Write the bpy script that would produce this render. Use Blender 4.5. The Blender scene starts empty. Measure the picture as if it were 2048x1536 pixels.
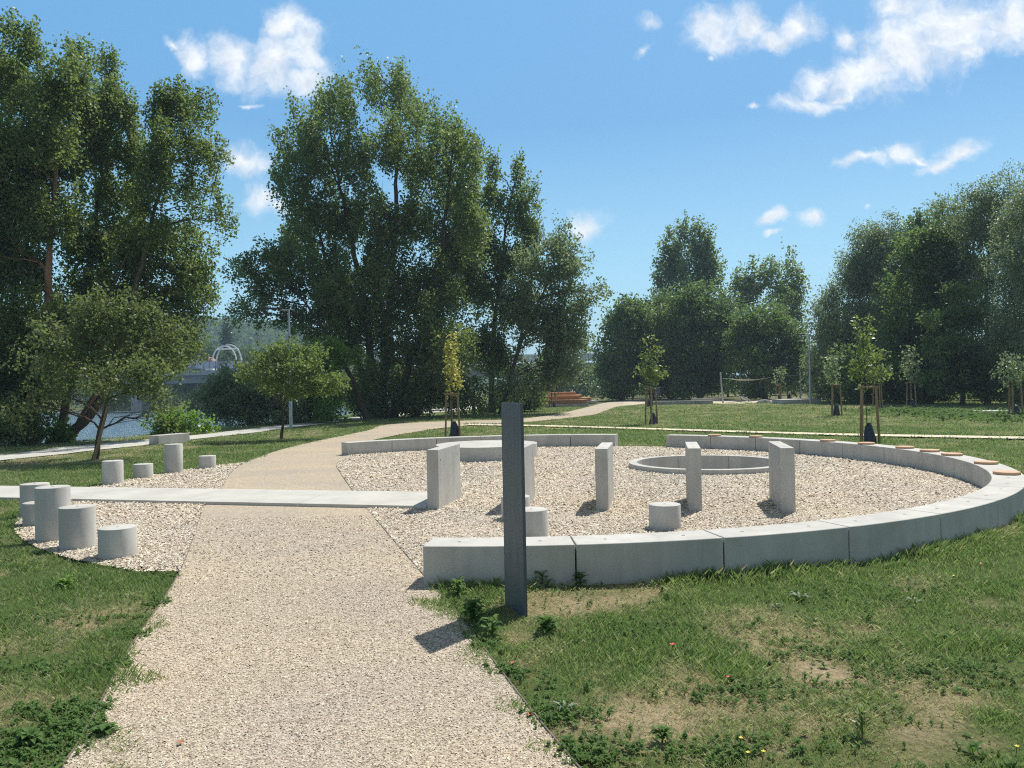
import bpy, math, random
import numpy as np
from mathutils import Matrix, Vector

R = math.radians
rng = np.random.default_rng(7)
random.seed(7)
scene = bpy.context.scene
col = scene.collection

# ------------------------------------------------------------------ camera
F_PX, EYE = 1545.0, 1.7
PITCH, ROLL = math.atan(7.7 / F_PX), R(1.17)
_c, _s = math.cos(ROLL), math.sin(ROLL)
_cp, _sp = math.cos(PITCH), math.sin(PITCH)
cam_data = bpy.data.cameras.new("camera")
cam = bpy.data.objects.new("camera", cam_data)
col.objects.link(cam)
right, up, fwd = Vector((_c, _sp * _s, -_cp * _s)), Vector((_s, -_sp * _c, _cp * _c)), Vector((0, _cp, _sp))
m = Matrix.Identity(4)
for i in range(3):
    m[i][0], m[i][1], m[i][2] = right[i], up[i], -fwd[i]
m[2][3] = EYE
cam.matrix_world = m
cam_data.sensor_width = 36.0
cam_data.lens = 36.0 * F_PX / 2048.0
cam_data.clip_start, cam_data.clip_end = 0.05, 6000.0
scene.camera = cam

# ------------------------------------------------------------------ sun, sky, exposure
SUN_DIR = Vector((0.635, 0.83, 1.60)).normalized()      # towards the sun
SUN_EL = math.asin(SUN_DIR.z)
SUN_AZ = math.atan2(SUN_DIR.x, SUN_DIR.y)
sd = bpy.data.lights.new("sun", 'SUN')
sd.energy, sd.angle, sd.color = 4.6, R(0.55), (1.0, 0.95, 0.86)
sun = bpy.data.objects.new("sun", sd)
col.objects.link(sun)
sun.rotation_euler = (-SUN_DIR).to_track_quat('-Z', 'Y').to_euler()
sun.location = (10, 10, 60)

world = bpy.data.worlds.new("World")
scene.world = world
world.use_nodes = True
scene.view_settings.view_transform = 'Standard'
scene.view_settings.look = 'None'
scene.view_settings.gamma = 1.0
scene.view_settings.exposure = 0.30
scene.render.engine = 'CYCLES'
cy = scene.cycles
cy.filter_width = 1.15
cy.max_bounces, cy.diffuse_bounces, cy.glossy_bounces = 7, 4, 2
cy.transmission_bounces, cy.transparent_max_bounces, cy.volume_bounces = 4, 6, 0
cy.use_denoising = False
cy.use_adaptive_sampling = False
cy.sample_clamp_indirect = 4.0
cy.sample_clamp_direct = 3.5
cy.caustics_reflective = cy.caustics_refractive = False


def ray(px, py):
    x, y = (px - 1024) / F_PX, -(py - 768) / F_PX
    xx, yy = _c * x + _s * y, -_s * x + _c * y
    return np.array([xx, _cp - _sp * yy, _sp + _cp * yy])


def G(px, py, z=0.0):
    """where the sight line through a photo pixel meets the level z"""
    r = ray(px, py)
    t = (z - EYE) / r[2]
    return np.array([r[0] * t, r[1] * t, z])


def at(px, py, Y):
    """the point of that sight line at distance Y ahead"""
    r = ray(px, py)
    t = Y / r[1]
    return np.array([r[0] * t, Y, EYE + r[2] * t])


# ------------------------------------------------------------------ node helpers
def new_mat(name):
    mt = bpy.data.materials.new(name)
    mt.use_nodes = True
    nt = mt.node_tree
    nt.nodes.clear()
    return mt, nt


def nd(nt, kind, **kw):
    n = nt.nodes.new(kind)
    for k, v in kw.items():
        if k.startswith('i_'):
            key = k[2:]
            key = int(key) if key.isdigit() else key
            n.inputs[key].default_value = v
        else:
            setattr(n, k, v)
    return n


def ramp(nt, stops, interp='LINEAR'):
    n = nt.nodes.new('ShaderNodeValToRGB')
    n.color_ramp.interpolation = interp
    els = n.color_ramp.elements
    while len(els) < len(stops):
        els.new(0.5)
    for e, (p, c) in zip(els, stops):
        e.position = p
        e.color = (*c, 1) if len(c) == 3 else c
    return n


def pos_noise(nt, scale, detail=4, rough=0.55, vec=None, stretch=None):
    g = nd(nt, 'ShaderNodeNewGeometry')
    n = nd(nt, 'ShaderNodeTexNoise')
    n.inputs['Scale'].default_value = scale
    n.inputs['Detail'].default_value = detail
    n.inputs['Roughness'].default_value = rough
    src = g.outputs['Position']
    if stretch:
        mp = nd(nt, 'ShaderNodeMapping')
        mp.inputs['Scale'].default_value = stretch
        nt.links.new(src, mp.inputs['Vector'])
        src = mp.outputs['Vector']
    nt.links.new(src, n.inputs['Vector'])
    return n


def mixc(nt, fac, a, b, mode='MIX'):
    n = nd(nt, 'ShaderNodeMix', data_type='RGBA', blend_type=mode)
    for sock, v in ((0, fac), (6, a), (7, b)):
        if hasattr(v, 'is_output'):
            nt.links.new(v, n.inputs[sock])
        else:
            n.inputs[sock].default_value = v if sock == 0 else (*v, 1)
    return n.outputs[2]


def mth(nt, op, a, b=None, clamp=False):
    n = nd(nt, 'ShaderNodeMath', operation=op)
    n.use_clamp = clamp
    for i, v in enumerate((a, b)):
        if v is None:
            continue
        if hasattr(v, 'is_output'):
            nt.links.new(v, n.inputs[i])
        else:
            n.inputs[i].default_value = v
    return n.outputs[0]


# ------------------------------------------------------------------ the sky with its clouds
def build_world():
    nt = world.node_tree
    nt.nodes.clear()
    out = nd(nt, 'ShaderNodeOutputWorld')
    sky = nd(nt, 'ShaderNodeTexSky', sky_type='NISHITA', sun_disc=False)
    sky.sun_elevation, sky.sun_rotation = SUN_EL, SUN_AZ
    sky.altitude, sky.air_density, sky.dust_density, sky.ozone_density = 100, 1.0, 0.9, 1.6
    bg = nd(nt, 'ShaderNodeBackground')
    bg.inputs['Strength'].default_value = 0.122
    tc = nd(nt, 'ShaderNodeTexCoord')
    sep = nd(nt, 'ShaderNodeSeparateXYZ')
    nt.links.new(tc.outputs['Generated'], sep.inputs[0])
    y = mth(nt, 'MAXIMUM', sep.outputs[1], 0.02)
    u, v = mth(nt, 'DIVIDE', sep.outputs[0], y), mth(nt, 'DIVIDE', sep.outputs[2], y)
    comb = nd(nt, 'ShaderNodeCombineXYZ')
    nt.links.new(u, comb.inputs[0])
    nt.links.new(v, comb.inputs[1])
    # wandering edges
    wn = nd(nt, 'ShaderNodeTexNoise', i_Scale=14.0, i_Detail=5.0, i_Roughness=0.6)
    nt.links.new(comb.outputs[0], wn.inputs['Vector'])
    sub = nd(nt, 'ShaderNodeVectorMath', operation='SUBTRACT')
    nt.links.new(wn.outputs['Color'], sub.inputs[0])
    sub.inputs[1].default_value = (0.5, 0.5, 0.5)
    scl = nd(nt, 'ShaderNodeVectorMath', operation='SCALE')
    nt.links.new(sub.outputs[0], scl.inputs[0])
    scl.inputs['Scale'].default_value = 0.055
    add = nd(nt, 'ShaderNodeVectorMath', operation='ADD')
    nt.links.new(comb.outputs[0], add.inputs[0])
    nt.links.new(scl.outputs[0], add.inputs[1])
    P = add.outputs[0]
    blobs = [  # photo pixel centre, half widths, tilt, weight
        (555, 118, 88, 64, 20, 1), (570, 50, 46, 42, -50, 1), (622, 95, 30, 66, 25, 0.9), (470, 122, 50, 54, 35, 0.9),
        (395, 116, 40, 52, 30, 0.8), (350, 92, 28, 12, -25, 0.6), (605, 160, 55, 36, -25, 1), (500, 214, 45, 9, 0, 0.35),
        (490, 318, 58, 30, -5, 0.85), (537, 385, 48, 36, -10, 0.75), (475, 530, 24, 10, 0, 0.5), (570, 400, 30, 30, 0, 0.5),
        (1430, 70, 60, 42, -20, 1), (1492, 62, 48, 38, 0, 1), (1545, 85, 50, 22, 0, 0.9), (1600, 55, 52, 34, 25, 1), (1415, 118, 14, 10, 0, 0.4),
        (1620, 208, 72, 20, 0, 0.95), (1640, 170, 46, 36, 35, 0.9), (1725, 150, 92, 44, 20, 1), (1690, 75, 22, 42, 20, 0.7),
        (1812, 95, 105, 72, 25, 1.1), (1905, 60, 115, 75, 20, 1.1), (2005, 45, 90, 55, 25, 1.05), (1690, 190, 44, 14, 10, 0.7), (1800, 15, 70, 35, 0, 0.9), (1935, 105, 60, 26, 10, 0.8),
        (1725, 322, 62, 16, 5, 0.9), (1800, 308, 40, 22, 20, 0.9), (1925, 305, 50, 28, 10, 0.9), (1880, 335, 48, 18, 10, 0.8), (1840, 318, 30, 12, -20, 0.6),
        (1548, 437, 32, 17, 15, 0.8), (1622, 435, 31, 17, 0, 0.8), (1550, 472, 20, 7, 0, 0.6), (1176, 446, 42, 28, 0, 0.9),
        (1300, 40, 34, 18, -30, 0.3), (1292, 92, 34, 14, 20, 0.35), (1503, 215, 16, 9, 0, 0.4), (1735, 420, 10, 6, 0, 0.3)]
    acc = None
    for (px, py, rx, ry, tilt, wgt) in blobs:
        d = ray(px, py)
        mp = nd(nt, 'ShaderNodeMapping', vector_type='TEXTURE')
        mp.inputs['Location'].default_value = (d[0] / d[1], d[2] / d[1], 0)
        mp.inputs['Rotation'].default_value = (0, 0, R(tilt))
        mp.inputs['Scale'].default_value = (rx * 1.42 / F_PX, ry * 1.42 / F_PX, 1)
        nt.links.new(P, mp.inputs['Vector'])
        ln = nd(nt, 'ShaderNodeVectorMath', operation='LENGTH')
        nt.links.new(mp.outputs[0], ln.inputs[0])
        f = mth(nt, 'SUBTRACT', 1.0, ln.outputs['Value'])
        f = mth(nt, 'ADD', f, (wgt - 1) * 0.45)
        acc = f if acc is None else mth(nt, 'MAXIMUM', acc, f)
    n1 = nd(nt, 'ShaderNodeTexNoise', i_Scale=26.0, i_Detail=9.0, i_Roughness=0.62)
    nt.links.new(P, n1.inputs['Vector'])
    dens = mth(nt, 'ADD', acc, mth(nt, 'MULTIPLY', mth(nt, 'SUBTRACT', n1.outputs[0], 0.5), 1.35))
    mr = nd(nt, 'ShaderNodeMapRange', interpolation_type='SMOOTHSTEP')
    nt.links.new(dens, mr.inputs[0])
    mr.inputs[1].default_value, mr.inputs[2].default_value = 0.0, 0.95
    mr.inputs[3].default_value, mr.inputs[4].default_value = 0.0, 0.93
    front = mth(nt, 'GREATER_THAN', sep.outputs[1], 0.05)
    fac = mth(nt, 'MULTIPLY', mr.outputs[0], front)
    shade = nd(nt, 'ShaderNodeTexNoise', i_Scale=34.0, i_Detail=6.0, i_Roughness=0.6)
    mp = nd(nt, 'ShaderNodeMapping')
    mp.inputs['Location'].default_value = (0.012, -0.014, 0.3)
    nt.links.new(P, mp.inputs[0])
    nt.links.new(mp.outputs[0], shade.inputs['Vector'])
    cr = ramp(nt, [(0.3, (5.0, 5.5, 6.2)), (0.60, (7.3, 7.4, 7.5))])
    nt.links.new(shade.outputs[0], cr.inputs[0])
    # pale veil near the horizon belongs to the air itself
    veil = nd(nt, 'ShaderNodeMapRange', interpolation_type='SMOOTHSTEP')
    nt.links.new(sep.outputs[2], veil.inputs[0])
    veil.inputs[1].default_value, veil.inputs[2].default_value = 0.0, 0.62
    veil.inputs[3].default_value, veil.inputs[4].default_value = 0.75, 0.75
    air = ramp(nt, [(0.0, (3.5, 5.9, 7.1)), (0.14, (2.35, 5.0, 6.7)), (0.32, (0.95, 3.0, 5.5)), (0.5, (1.05, 3.15, 5.7)), (0.66, (1.2, 1.8, 2.5)), (1.0, (0.95, 1.2, 1.5))])  # stops above the frame are greyed to cut blue fill light
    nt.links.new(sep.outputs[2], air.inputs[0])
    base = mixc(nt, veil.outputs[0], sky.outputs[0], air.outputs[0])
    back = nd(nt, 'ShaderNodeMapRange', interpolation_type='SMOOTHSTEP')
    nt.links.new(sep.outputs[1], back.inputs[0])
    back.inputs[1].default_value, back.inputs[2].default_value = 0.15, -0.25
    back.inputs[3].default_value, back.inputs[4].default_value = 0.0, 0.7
    base = mixc(nt, back.outputs[0], base, (2.0, 2.35, 2.65))  # unseen sky behind the camera, greyed to neutralise light on shaded concrete
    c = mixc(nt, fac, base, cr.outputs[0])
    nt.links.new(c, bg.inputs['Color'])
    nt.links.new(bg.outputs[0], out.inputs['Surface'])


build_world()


# ------------------------------------------------------------------ numeric noise
def vnoise(x, y, seed=0):
    x, y = np.asarray(x, float), np.asarray(y, float)
    xi, yi = np.floor(x).astype(np.int64), np.floor(y).astype(np.int64)
    xf, yf = x - xi, y - yi
    xf, yf = xf * xf * (3 - 2 * xf), yf * yf * (3 - 2 * yf)

    def h(a, b):
        n = (a * 374761393 + b * 668265263 + seed * 982451653) & 0x7fffffff
        n = ((n ^ (n >> 13)) * 1274126177) & 0x7fffffff
        return ((n ^ (n >> 16)) & 0xffff) / 65535.0
    a, b, c, d = h(xi, yi), h(xi + 1, yi), h(xi, yi + 1), h(xi + 1, yi + 1)
    return (a * (1 - xf) + b * xf) * (1 - yf) + (c * (1 - xf) + d * xf) * yf


def fbm(x, y, seed=0, oct=4):
    s, a, t = 0, 0.5, 0
    for k in range(oct):
        s = s + a * vnoise(np.asarray(x) * 2 ** k, np.asarray(y) * 2 ** k, seed + k * 17)
        t += a
        a *= 0.5
    return s / t


def dryness(x, y):
    """0 lush .. 1 straw-coloured patches of the lawn"""
    x, y = np.asarray(x, float), np.asarray(y, float)
    n = fbm(x * 1.15, y * 0.95, 3, 6)
    n = n * 0.58 + fbm(x * 4.2, y * 3.6, 41, 4) * 0.42
    n2 = fbm(x * 0.22 + 7, y * 0.16, 11, 3)
    d = (n - 0.532) * 5.3 + (n2 - 0.5) * 0.8 + 0.14
    d = d + np.exp(-(((x - 0.25) / 0.35) ** 2 + ((y - 6.1) / 0.35) ** 2)) * 0.9      # bare patch round the plate
    d = d + np.clip((x - 1.0) / 4, 0, 0.3) * (y < 6) * 1.0
    d = d - 0.10 * (y < 9) - np.exp(-(((x + 4.2) / 1.5) ** 2 + ((y - 6.9) / 0.55) ** 2)) * 0.5
    d = d + 0.55 * np.exp(-(((x + 3.4) / 1.3) ** 2 + ((y - 5.35) / 0.33) ** 2)) + 0.35 * np.exp(-(((x + 2.7) / 0.6) ** 2 + ((y - 4.35) / 0.16) ** 2))
    d = np.where((y > 9), d * 0.55 + 0.16, d)
    d = d + 0.35 * np.exp(-(((x + 13) / 5.0) ** 2 + ((y - 24) / 7.0) ** 2)) + 0.22 * np.clip((y - 24) / 10, 0, 1) + 0.16 * np.clip((x - 9) / 8, 0, 1) * (y > 16)
    d = d - 0.35 * np.exp(-(((x + 8.4) / 2.5) ** 2 + ((y - 17.0) / 2.0) ** 2))
    return np.clip(d, 0, 1) * 0.93


# ------------------------------------------------------------------ mesh helpers
def tag(o, label=None, cat=None, group=None, kind=None):
    if label: o['label'] = label
    if cat: o['category'] = cat
    if group: o['group'] = group
    if kind: o['kind'] = kind
    return o


def link(name, mesh, mat=None, parent=None):
    o = bpy.data.objects.new(name, mesh)
    col.objects.link(o)
    if mat is not None and len(mesh.materials) == 0:
        mesh.materials.append(mat)
    if parent is not None:
        o.parent = parent
    return o


def empty(name, loc=(0, 0, 0), rz=0.0, parent=None):
    o = bpy.data.objects.new(name, None)
    o.empty_display_size = 0.1
    col.objects.link(o)
    o.location = loc
    o.rotation_euler.z = rz
    if parent is not None:
        o.parent = parent
    return o


def copy_tree(o, parent=None):
    c = o.copy()
    col.objects.link(c)
    c.parent = parent
    for ch in [x for x in o.children]:
        copy_tree(ch, c)
    return c


def np_mesh(name, verts, faces, smooth=False):
    """faces: (n,k) int array with k corners each"""
    verts = np.asarray(verts, np.float32)
    faces = np.asarray(faces, np.int32)
    n, k = faces.shape
    me = bpy.data.meshes.new(name)
    me.vertices.add(len(verts))
    me.vertices.foreach_set('co', verts.ravel())
    me.loops.add(n * k)
    me.loops.foreach_set('vertex_index', faces.ravel())
    me.polygons.add(n)
    me.polygons.foreach_set('loop_start', np.arange(0, n * k, k, dtype=np.int32))
    me.update(calc_edges=True)
    if smooth:
        me.polygons.foreach_set('use_smooth', np.ones(n, bool))
    return me


class MB:
    """collects simple solids into one mesh"""

    def __init__(self):
        self.v, self.f = [], []

    def add(self, vs, fs):
        b = len(self.v)
        self.v += [tuple(map(float, p)) for p in vs]
        self.f += [tuple(i + b for i in f) for f in fs]

    def box(self, x0, x1, y0, y1, z0, z1, M=None):
        vs = [Vector((x, y, z)) for z in (z0, z1) for y in (y0, y1) for x in (x0, x1)]
        if M is not None:
            vs = [M @ p for p in vs]
        self.add(vs, [(0, 2, 3, 1), (4, 5, 7, 6), (0, 1, 5, 4), (1, 3, 7, 5), (3, 2, 6, 7), (2, 0, 4, 6)])
        return self

    def tube(self, pts, rad, n=8, cap=True):
        pts = [Vector(p) for p in pts]
        if not hasattr(rad, '__len__'):
            rad = [rad] * len(pts)
        rings = []
        ref = Vector((0.13, 0.27, 1))
        for i, p in enumerate(pts):
            t = (pts[min(i + 1, len(pts) - 1)] - pts[max(i - 1, 0)]).normalized()
            a = t.cross(ref)
            if a.length < 0.05:
                a = t.cross(Vector((1, 0.2, 0)))
            a.normalize()
            b = t.cross(a)
            rings.append([p + (a * math.cos(2 * math.pi * k / n) + b * math.sin(2 * math.pi * k / n)) * rad[i] for k in range(n)])
        vs = [q for r_ in rings for q in r_]
        fs = []
        for i in range(len(pts) - 1):
            for k in range(n):
                a0, a1 = i * n + k, i * n + (k + 1) % n
                fs.append((a0, a1, a1 + n, a0 + n))
        if cap:
            fs.append(tuple(range(n - 1, -1, -1)))
            fs.append(tuple(range((len(pts) - 1) * n, len(pts) * n)))
        self.add(vs, fs)
        return self

    def lathe(self, prof, n=48, cx=0, cy=0):
        """closed-top profile of (r,z) from bottom to top"""
        vs, fs = [], []
        for r_, z in prof:
            for k in range(n):
                a = 2 * math.pi * k / n
                vs.append((cx + r_ * math.cos(a), cy + r_ * math.sin(a), z))
        for i in range(len(prof) - 1):
            for k in range(n):
                a0, a1 = i * n + k, i * n + (k + 1) % n
                fs.append((a0, a1, a1 + n, a0 + n))
        fs.append(tuple(range((len(prof) - 1) * n, len(prof) * n)))
        fs.append(tuple(range(n - 1, -1, -1)))
        self.add(vs, fs)
        return self

    def build(self, name, mat, parent=None, smooth=False, bevel=0.0, segs=2):
        me = bpy.data.meshes.new(name)
        me.from_pydata(self.v, [], self.f)
        me.update()
        if smooth:
            me.shade_smooth()
        o = link(name, me, mat, parent)
        if smooth:
            me.set_sharp_from_angle(angle=R(40))
        if bevel:
            b = o.modifiers.new('bevel', 'BEVEL')
            b.width, b.segments, b.limit_method, b.angle_limit = bevel, segs, 'ANGLE', R(40)
            b.harden_normals = False
        return o


# ------------------------------------------------------------------ materials
def mat_concrete(name, base=(0.60, 0.60, 0.575), var=0.09, streak=0.05):
    mt, nt = new_mat(name)
    out = nd(nt, 'ShaderNodeOutputMaterial')
    bs = nd(nt, 'ShaderNodeBsdfPrincipled', i_Roughness=0.78)
    bs.inputs['Specular IOR Level'].default_value = 0.3
    a = pos_noise(nt, 1.6, 5, 0.6)
    b = pos_noise(nt, 9.0, 4, 0.6, stretch=(1, 1, 0.10))
    fine = pos_noise(nt, 160.0, 2, 0.7)
    lo = tuple(c * (1 - var * 1.6) for c in base)
    hi = tuple(min(1, c * (1 + var)) for c in base)
    r1 = ramp(nt, [(0.33, lo), (0.64, hi)])
    nt.links.new(a.outputs[0], r1.inputs[0])
    r2 = ramp(nt, [(0.3, (1 - streak * 2.4,) * 3), (0.6, (1, 1, 1))])
    nt.links.new(b.outputs[0], r2.inputs[0])
    c = mixc(nt, 1.0, r1.outputs[0], r2.outputs[0], 'MULTIPLY')
    pores = nd(nt, 'ShaderNodeTexVoronoi', i_Scale=24.0)
    g = nd(nt, 'ShaderNodeNewGeometry')
    nt.links.new(g.outputs['Position'], pores.inputs['Vector'])
    pr = ramp(nt, [(0.045, (0.45, 0.45, 0.44)), (0.075, (1, 1, 1))])
    nt.links.new(pores.outputs['Distance'], pr.inputs[0])
    c = mixc(nt, 0.6, c, mixc(nt, 1.0, c, pr.outputs[0], 'MULTIPLY'))
    nt.links.new(c, bs.inputs['Base Color'])
    bp = nd(nt, 'ShaderNodeBump', i_Strength=0.12, i_Distance=0.01)
    nt.links.new(fine.outputs[0], bp.inputs['Height'])
    nt.links.new(bp.outputs[0], bs.inputs['Normal'])
    nt.links.new(bs.outputs[0], out.inputs[0])
    return mt


def mat_plain(name, base, rough=0.6, metal=0.0, spec=0.5, var=0.0, scale=6.0, stretch=None, bump=0.0):
    mt, nt = new_mat(name)
    out = nd(nt, 'ShaderNodeOutputMaterial')
    bs = nd(nt, 'ShaderNodeBsdfPrincipled', i_Roughness=rough, i_Metallic=metal)
    bs.inputs['Specular IOR Level'].default_value = spec
    n = pos_noise(nt, scale, 5, 0.6, stretch=stretch)
    r1 = ramp(nt, [(0.3, tuple(c * (1 - var) for c in base)), (0.7, tuple(min(1, c * (1 + var)) for c in base))])
    nt.links.new(n.outputs[0], r1.inputs[0])
    nt.links.new(r1.outputs[0], bs.inputs['Base Color'])
    if bump:
        bp = nd(nt, 'ShaderNodeBump', i_Strength=bump, i_Distance=0.03)
        nt.links.new(n.outputs[0], bp.inputs['Height'])
        nt.links.new(bp.outputs[0], bs.inputs['Normal'])
    nt.links.new(bs.outputs[0], out.inputs[0])
    return mt


def mat_leaf(name, cols, trans=(0.10, 0.19, 0.02), tfac=0.35, rough=0.42, spec=0.55, patch=0.35):
    """cols: dark, mid, light leaf colours; a leaf lets some light through"""
    mt, nt = new_mat(name)
    out = nd(nt, 'ShaderNodeOutputMaterial')
    g = nd(nt, 'ShaderNodeNewGeometry')
    r1 = ramp(nt, [(0.0, cols[0]), (0.5, cols[1]), (1.0, cols[2])])
    n = nd(nt, 'ShaderNodeTexNoise', i_Scale=patch, i_Detail=3.0)
    nt.links.new(g.outputs['Position'], n.inputs['Vector'])
    f = mth(nt, 'ADD', mth(nt, 'MULTIPLY', g.outputs['Random Per Island'], 0.6),
            mth(nt, 'MULTIPLY', mth(nt, 'SUBTRACT', n.outputs[0], 0.3), 1.0), clamp=True)
    nt.links.new(f, r1.inputs[0])
    bs = nd(nt, 'ShaderNodeBsdfPrincipled', i_Roughness=rough)
    bs.inputs['Specular IOR Level'].default_value = spec
    nt.links.new(r1.outputs[0], bs.inputs['Base Color'])
    tr = nd(nt, 'ShaderNodeBsdfTranslucent')
    nt.links.new(mixc(nt, 0.6, r1.outputs[0], trans), tr.inputs['Color'])
    mx = nd(nt, 'ShaderNodeMixShader', i_0=tfac)
    nt.links.new(bs.outputs[0], mx.inputs[1])
    nt.links.new(tr.outputs[0], mx.inputs[2])
    nt.links.new(mx.outputs[0], out.inputs[0])
    return mt


def mat_stone(name, stops, rough=0.85):
    mt, nt = new_mat(name)
    out = nd(nt, 'ShaderNodeOutputMaterial')
    g = nd(nt, 'ShaderNodeNewGeometry')
    r1 = ramp(nt, stops)
    nt.links.new(g.outputs['Random Per Island'], r1.inputs[0])
    n = pos_noise(nt, 0.55, 4, 0.6)
    r2 = ramp(nt, [(0.35, (0.90, 0.90, 0.91)), (0.62, (1.04, 1.0, 0.93))])
    nt.links.new(n.outputs[0], r2.inputs[0])
    bs = nd(nt, 'ShaderNodeBsdfPrincipled', i_Roughness=rough)
    bs.inputs['Specular IOR Level'].default_value = 0.25
    nt.links.new(mixc(nt, 1.0, r1.outputs[0], r2.outputs[0], 'MULTIPLY'), bs.inputs['Base Color'])
    nt.links.new(bs.outputs[0], out.inputs[0])
    return mt


def mat_gravel_floor(name, lo, hi, scale, bump=0.6):
    mt, nt = new_mat(name)
    out = nd(nt, 'ShaderNodeOutputMaterial')
    g = nd(nt, 'ShaderNodeNewGeometry')
    vo = nd(nt, 'ShaderNodeTexVoronoi', i_Scale=scale, i_Randomness=1.0)
    nt.links.new(g.outputs['Position'], vo.inputs['Vector'])
    r1 = ramp(nt, [(0.0, lo), (0.35, tuple((a + b) / 2 for a, b in zip(lo, hi))), (1.0, hi)])
    sp = nd(nt, 'ShaderNodeSeparateColor')
    nt.links.new(vo.outputs['Color'], sp.inputs[0])
    nt.links.new(sp.outputs[0], r1.inputs[0])
    n = pos_noise(nt, 0.5, 4, 0.6)
    r2 = ramp(nt, [(0.35, (0.88, 0.88, 0.9)), (0.62, (1.05, 1.0, 0.92))])
    nt.links.new(n.outputs[0], r2.inputs[0])
    bs = nd(nt, 'ShaderNodeBsdfPrincipled', i_Roughness=0.9)
    bs.inputs['Specular IOR Level'].default_value = 0.2
    nt.links.new(mixc(nt, 1.0, r1.outputs[0], r2.outputs[0], 'MULTIPLY'), bs.inputs['Base Color'])
    inv = mth(nt, 'SUBTRACT', 1.0, vo.outputs['Distance'])
    bp = nd(nt, 'ShaderNodeBump', i_Strength=bump, i_Distance=0.012)
    nt.links.new(inv, bp.inputs['Height'])
    nt.links.new(bp.outputs[0], bs.inputs['Normal'])
    nt.links.new(bs.outputs[0], out.inputs[0])
    return mt


def mat_ground():
    mt, nt = new_mat("meadow_soil")
    out = nd(nt, 'ShaderNodeOutputMaterial')
    at_ = nd(nt, 'ShaderNodeAttribute', attribute_name='dry')
    n = pos_noise(nt, 1.4, 6, 0.7)
    f = mth(nt, 'ADD', at_.outputs['Fac'], mth(nt, 'MULTIPLY', mth(nt, 'SUBTRACT', n.outputs[0], 0.5), 0.9), clamp=True)
    r1 = ramp(nt, [(0.0, (0.080, 0.120, 0.036)), (0.45, (0.150, 0.155, 0.068)), (0.8, (0.27, 0.225, 0.135)), (1.0, (0.36, 0.29, 0.185))])
    nt.links.new(f, r1.inputs[0])
    fine = pos_noise(nt, 28, 4, 0.75)
    r2 = ramp(nt, [(0.3, (0.55, 0.6, 0.55)), (0.68, (1.25, 1.2, 1.2))])
    nt.links.new(fine.outputs[0], r2.inputs[0])
    bs = nd(nt, 'ShaderNodeBsdfPrincipled', i_Roughness=0.95)
    bs.inputs['Specular IOR Level'].default_value = 0.1
    nt.links.new(mixc(nt, 1.0, r1.outputs[0], r2.outputs[0], 'MULTIPLY'), bs.inputs['Base Color'])
    bp = nd(nt, 'ShaderNodeBump', i_Strength=0.7, i_Distance=0.05)
    nt.links.new(fine.outputs[0], bp.inputs['Height'])
    nt.links.new(bp.outputs[0], bs.inputs['Normal'])
    nt.links.new(bs.outputs[0], out.inputs[0])
    return mt


def mat_blades():
    mt, nt = new_mat("grass_blades")
    out = nd(nt, 'ShaderNodeOutputMaterial')
    at_ = nd(nt, 'ShaderNodeAttribute', attribute_name='dry')
    g = nd(nt, 'ShaderNodeNewGeometry')
    f = mth(nt, 'ADD', at_.outputs['Fac'], mth(nt, 'MULTIPLY', mth(nt, 'SUBTRACT', g.outputs['Random Per Island'], 0.5), 0.45), clamp=True)
    r1 = ramp(nt, [(0.0, (0.165, 0.265, 0.080)), (0.3, (0.265, 0.350, 0.130)), (0.6, (0.41, 0.415, 0.215)), (0.85, (0.52, 0.45, 0.27)), (1.0, (0.64, 0.55, 0.37))])
    nt.links.new(f, r1.inputs[0])
    bs = nd(nt, 'ShaderNodeBsdfPrincipled', i_Roughness=0.5)
    bs.inputs['Specular IOR Level'].default_value = 0.35
    nt.links.new(r1.outputs[0], bs.inputs['Base Color'])
    tr = nd(nt, 'ShaderNodeBsdfTranslucent')
    nt.links.new(mixc(nt, 0.3, r1.outputs[0], (0.30, 0.46, 0.10)), tr.inputs['Color'])
    mx = nd(nt, 'ShaderNodeMixShader', i_0=0.48)
    nt.links.new(bs.outputs[0], mx.inputs[1])
    nt.links.new(tr.outputs[0], mx.inputs[2])
    nt.links.new(mx.outputs[0], out.inputs[0])
    return mt


def mat_water():
    mt, nt = new_mat("river_water")
    out = nd(nt, 'ShaderNodeOutputMaterial')
    bs = nd(nt, 'ShaderNodeBsdfPrincipled', i_Roughness=0.22)
    bs.inputs['Base Color'].default_value = (0.070, 0.125, 0.165, 1)
    bs.inputs['Specular IOR Level'].default_value = 0.6
    n = pos_noise(nt, 1.1, 5, 0.65, stretch=(1, 0.55, 1))
    bp = nd(nt, 'ShaderNodeBump', i_Strength=1.0, i_Distance=0.9)
    nt.links.new(n.outputs[0], bp.inputs['Height'])
    nt.links.new(bp.outputs[0], bs.inputs['Normal'])
    nt.links.new(bs.outputs[0], out.inputs[0])
    return mt


def mat_wood(name, a, b, scale=3.0, stretch=(1, 12, 12)):
    mt, nt = new_mat(name)
    out = nd(nt, 'ShaderNodeOutputMaterial')
    bs = nd(nt, 'ShaderNodeBsdfPrincipled', i_Roughness=0.6)
    n = pos_noise(nt, scale, 6, 0.65, stretch=stretch)
    r1 = ramp(nt, [(0.3, a), (0.7, b)])
    nt.links.new(n.outputs[0], r1.inputs[0])
    nt.links.new(r1.outputs[0], bs.inputs['Base Color'])
    nt.links.new(bs.outputs[0], out.inputs[0])
    return mt


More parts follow.
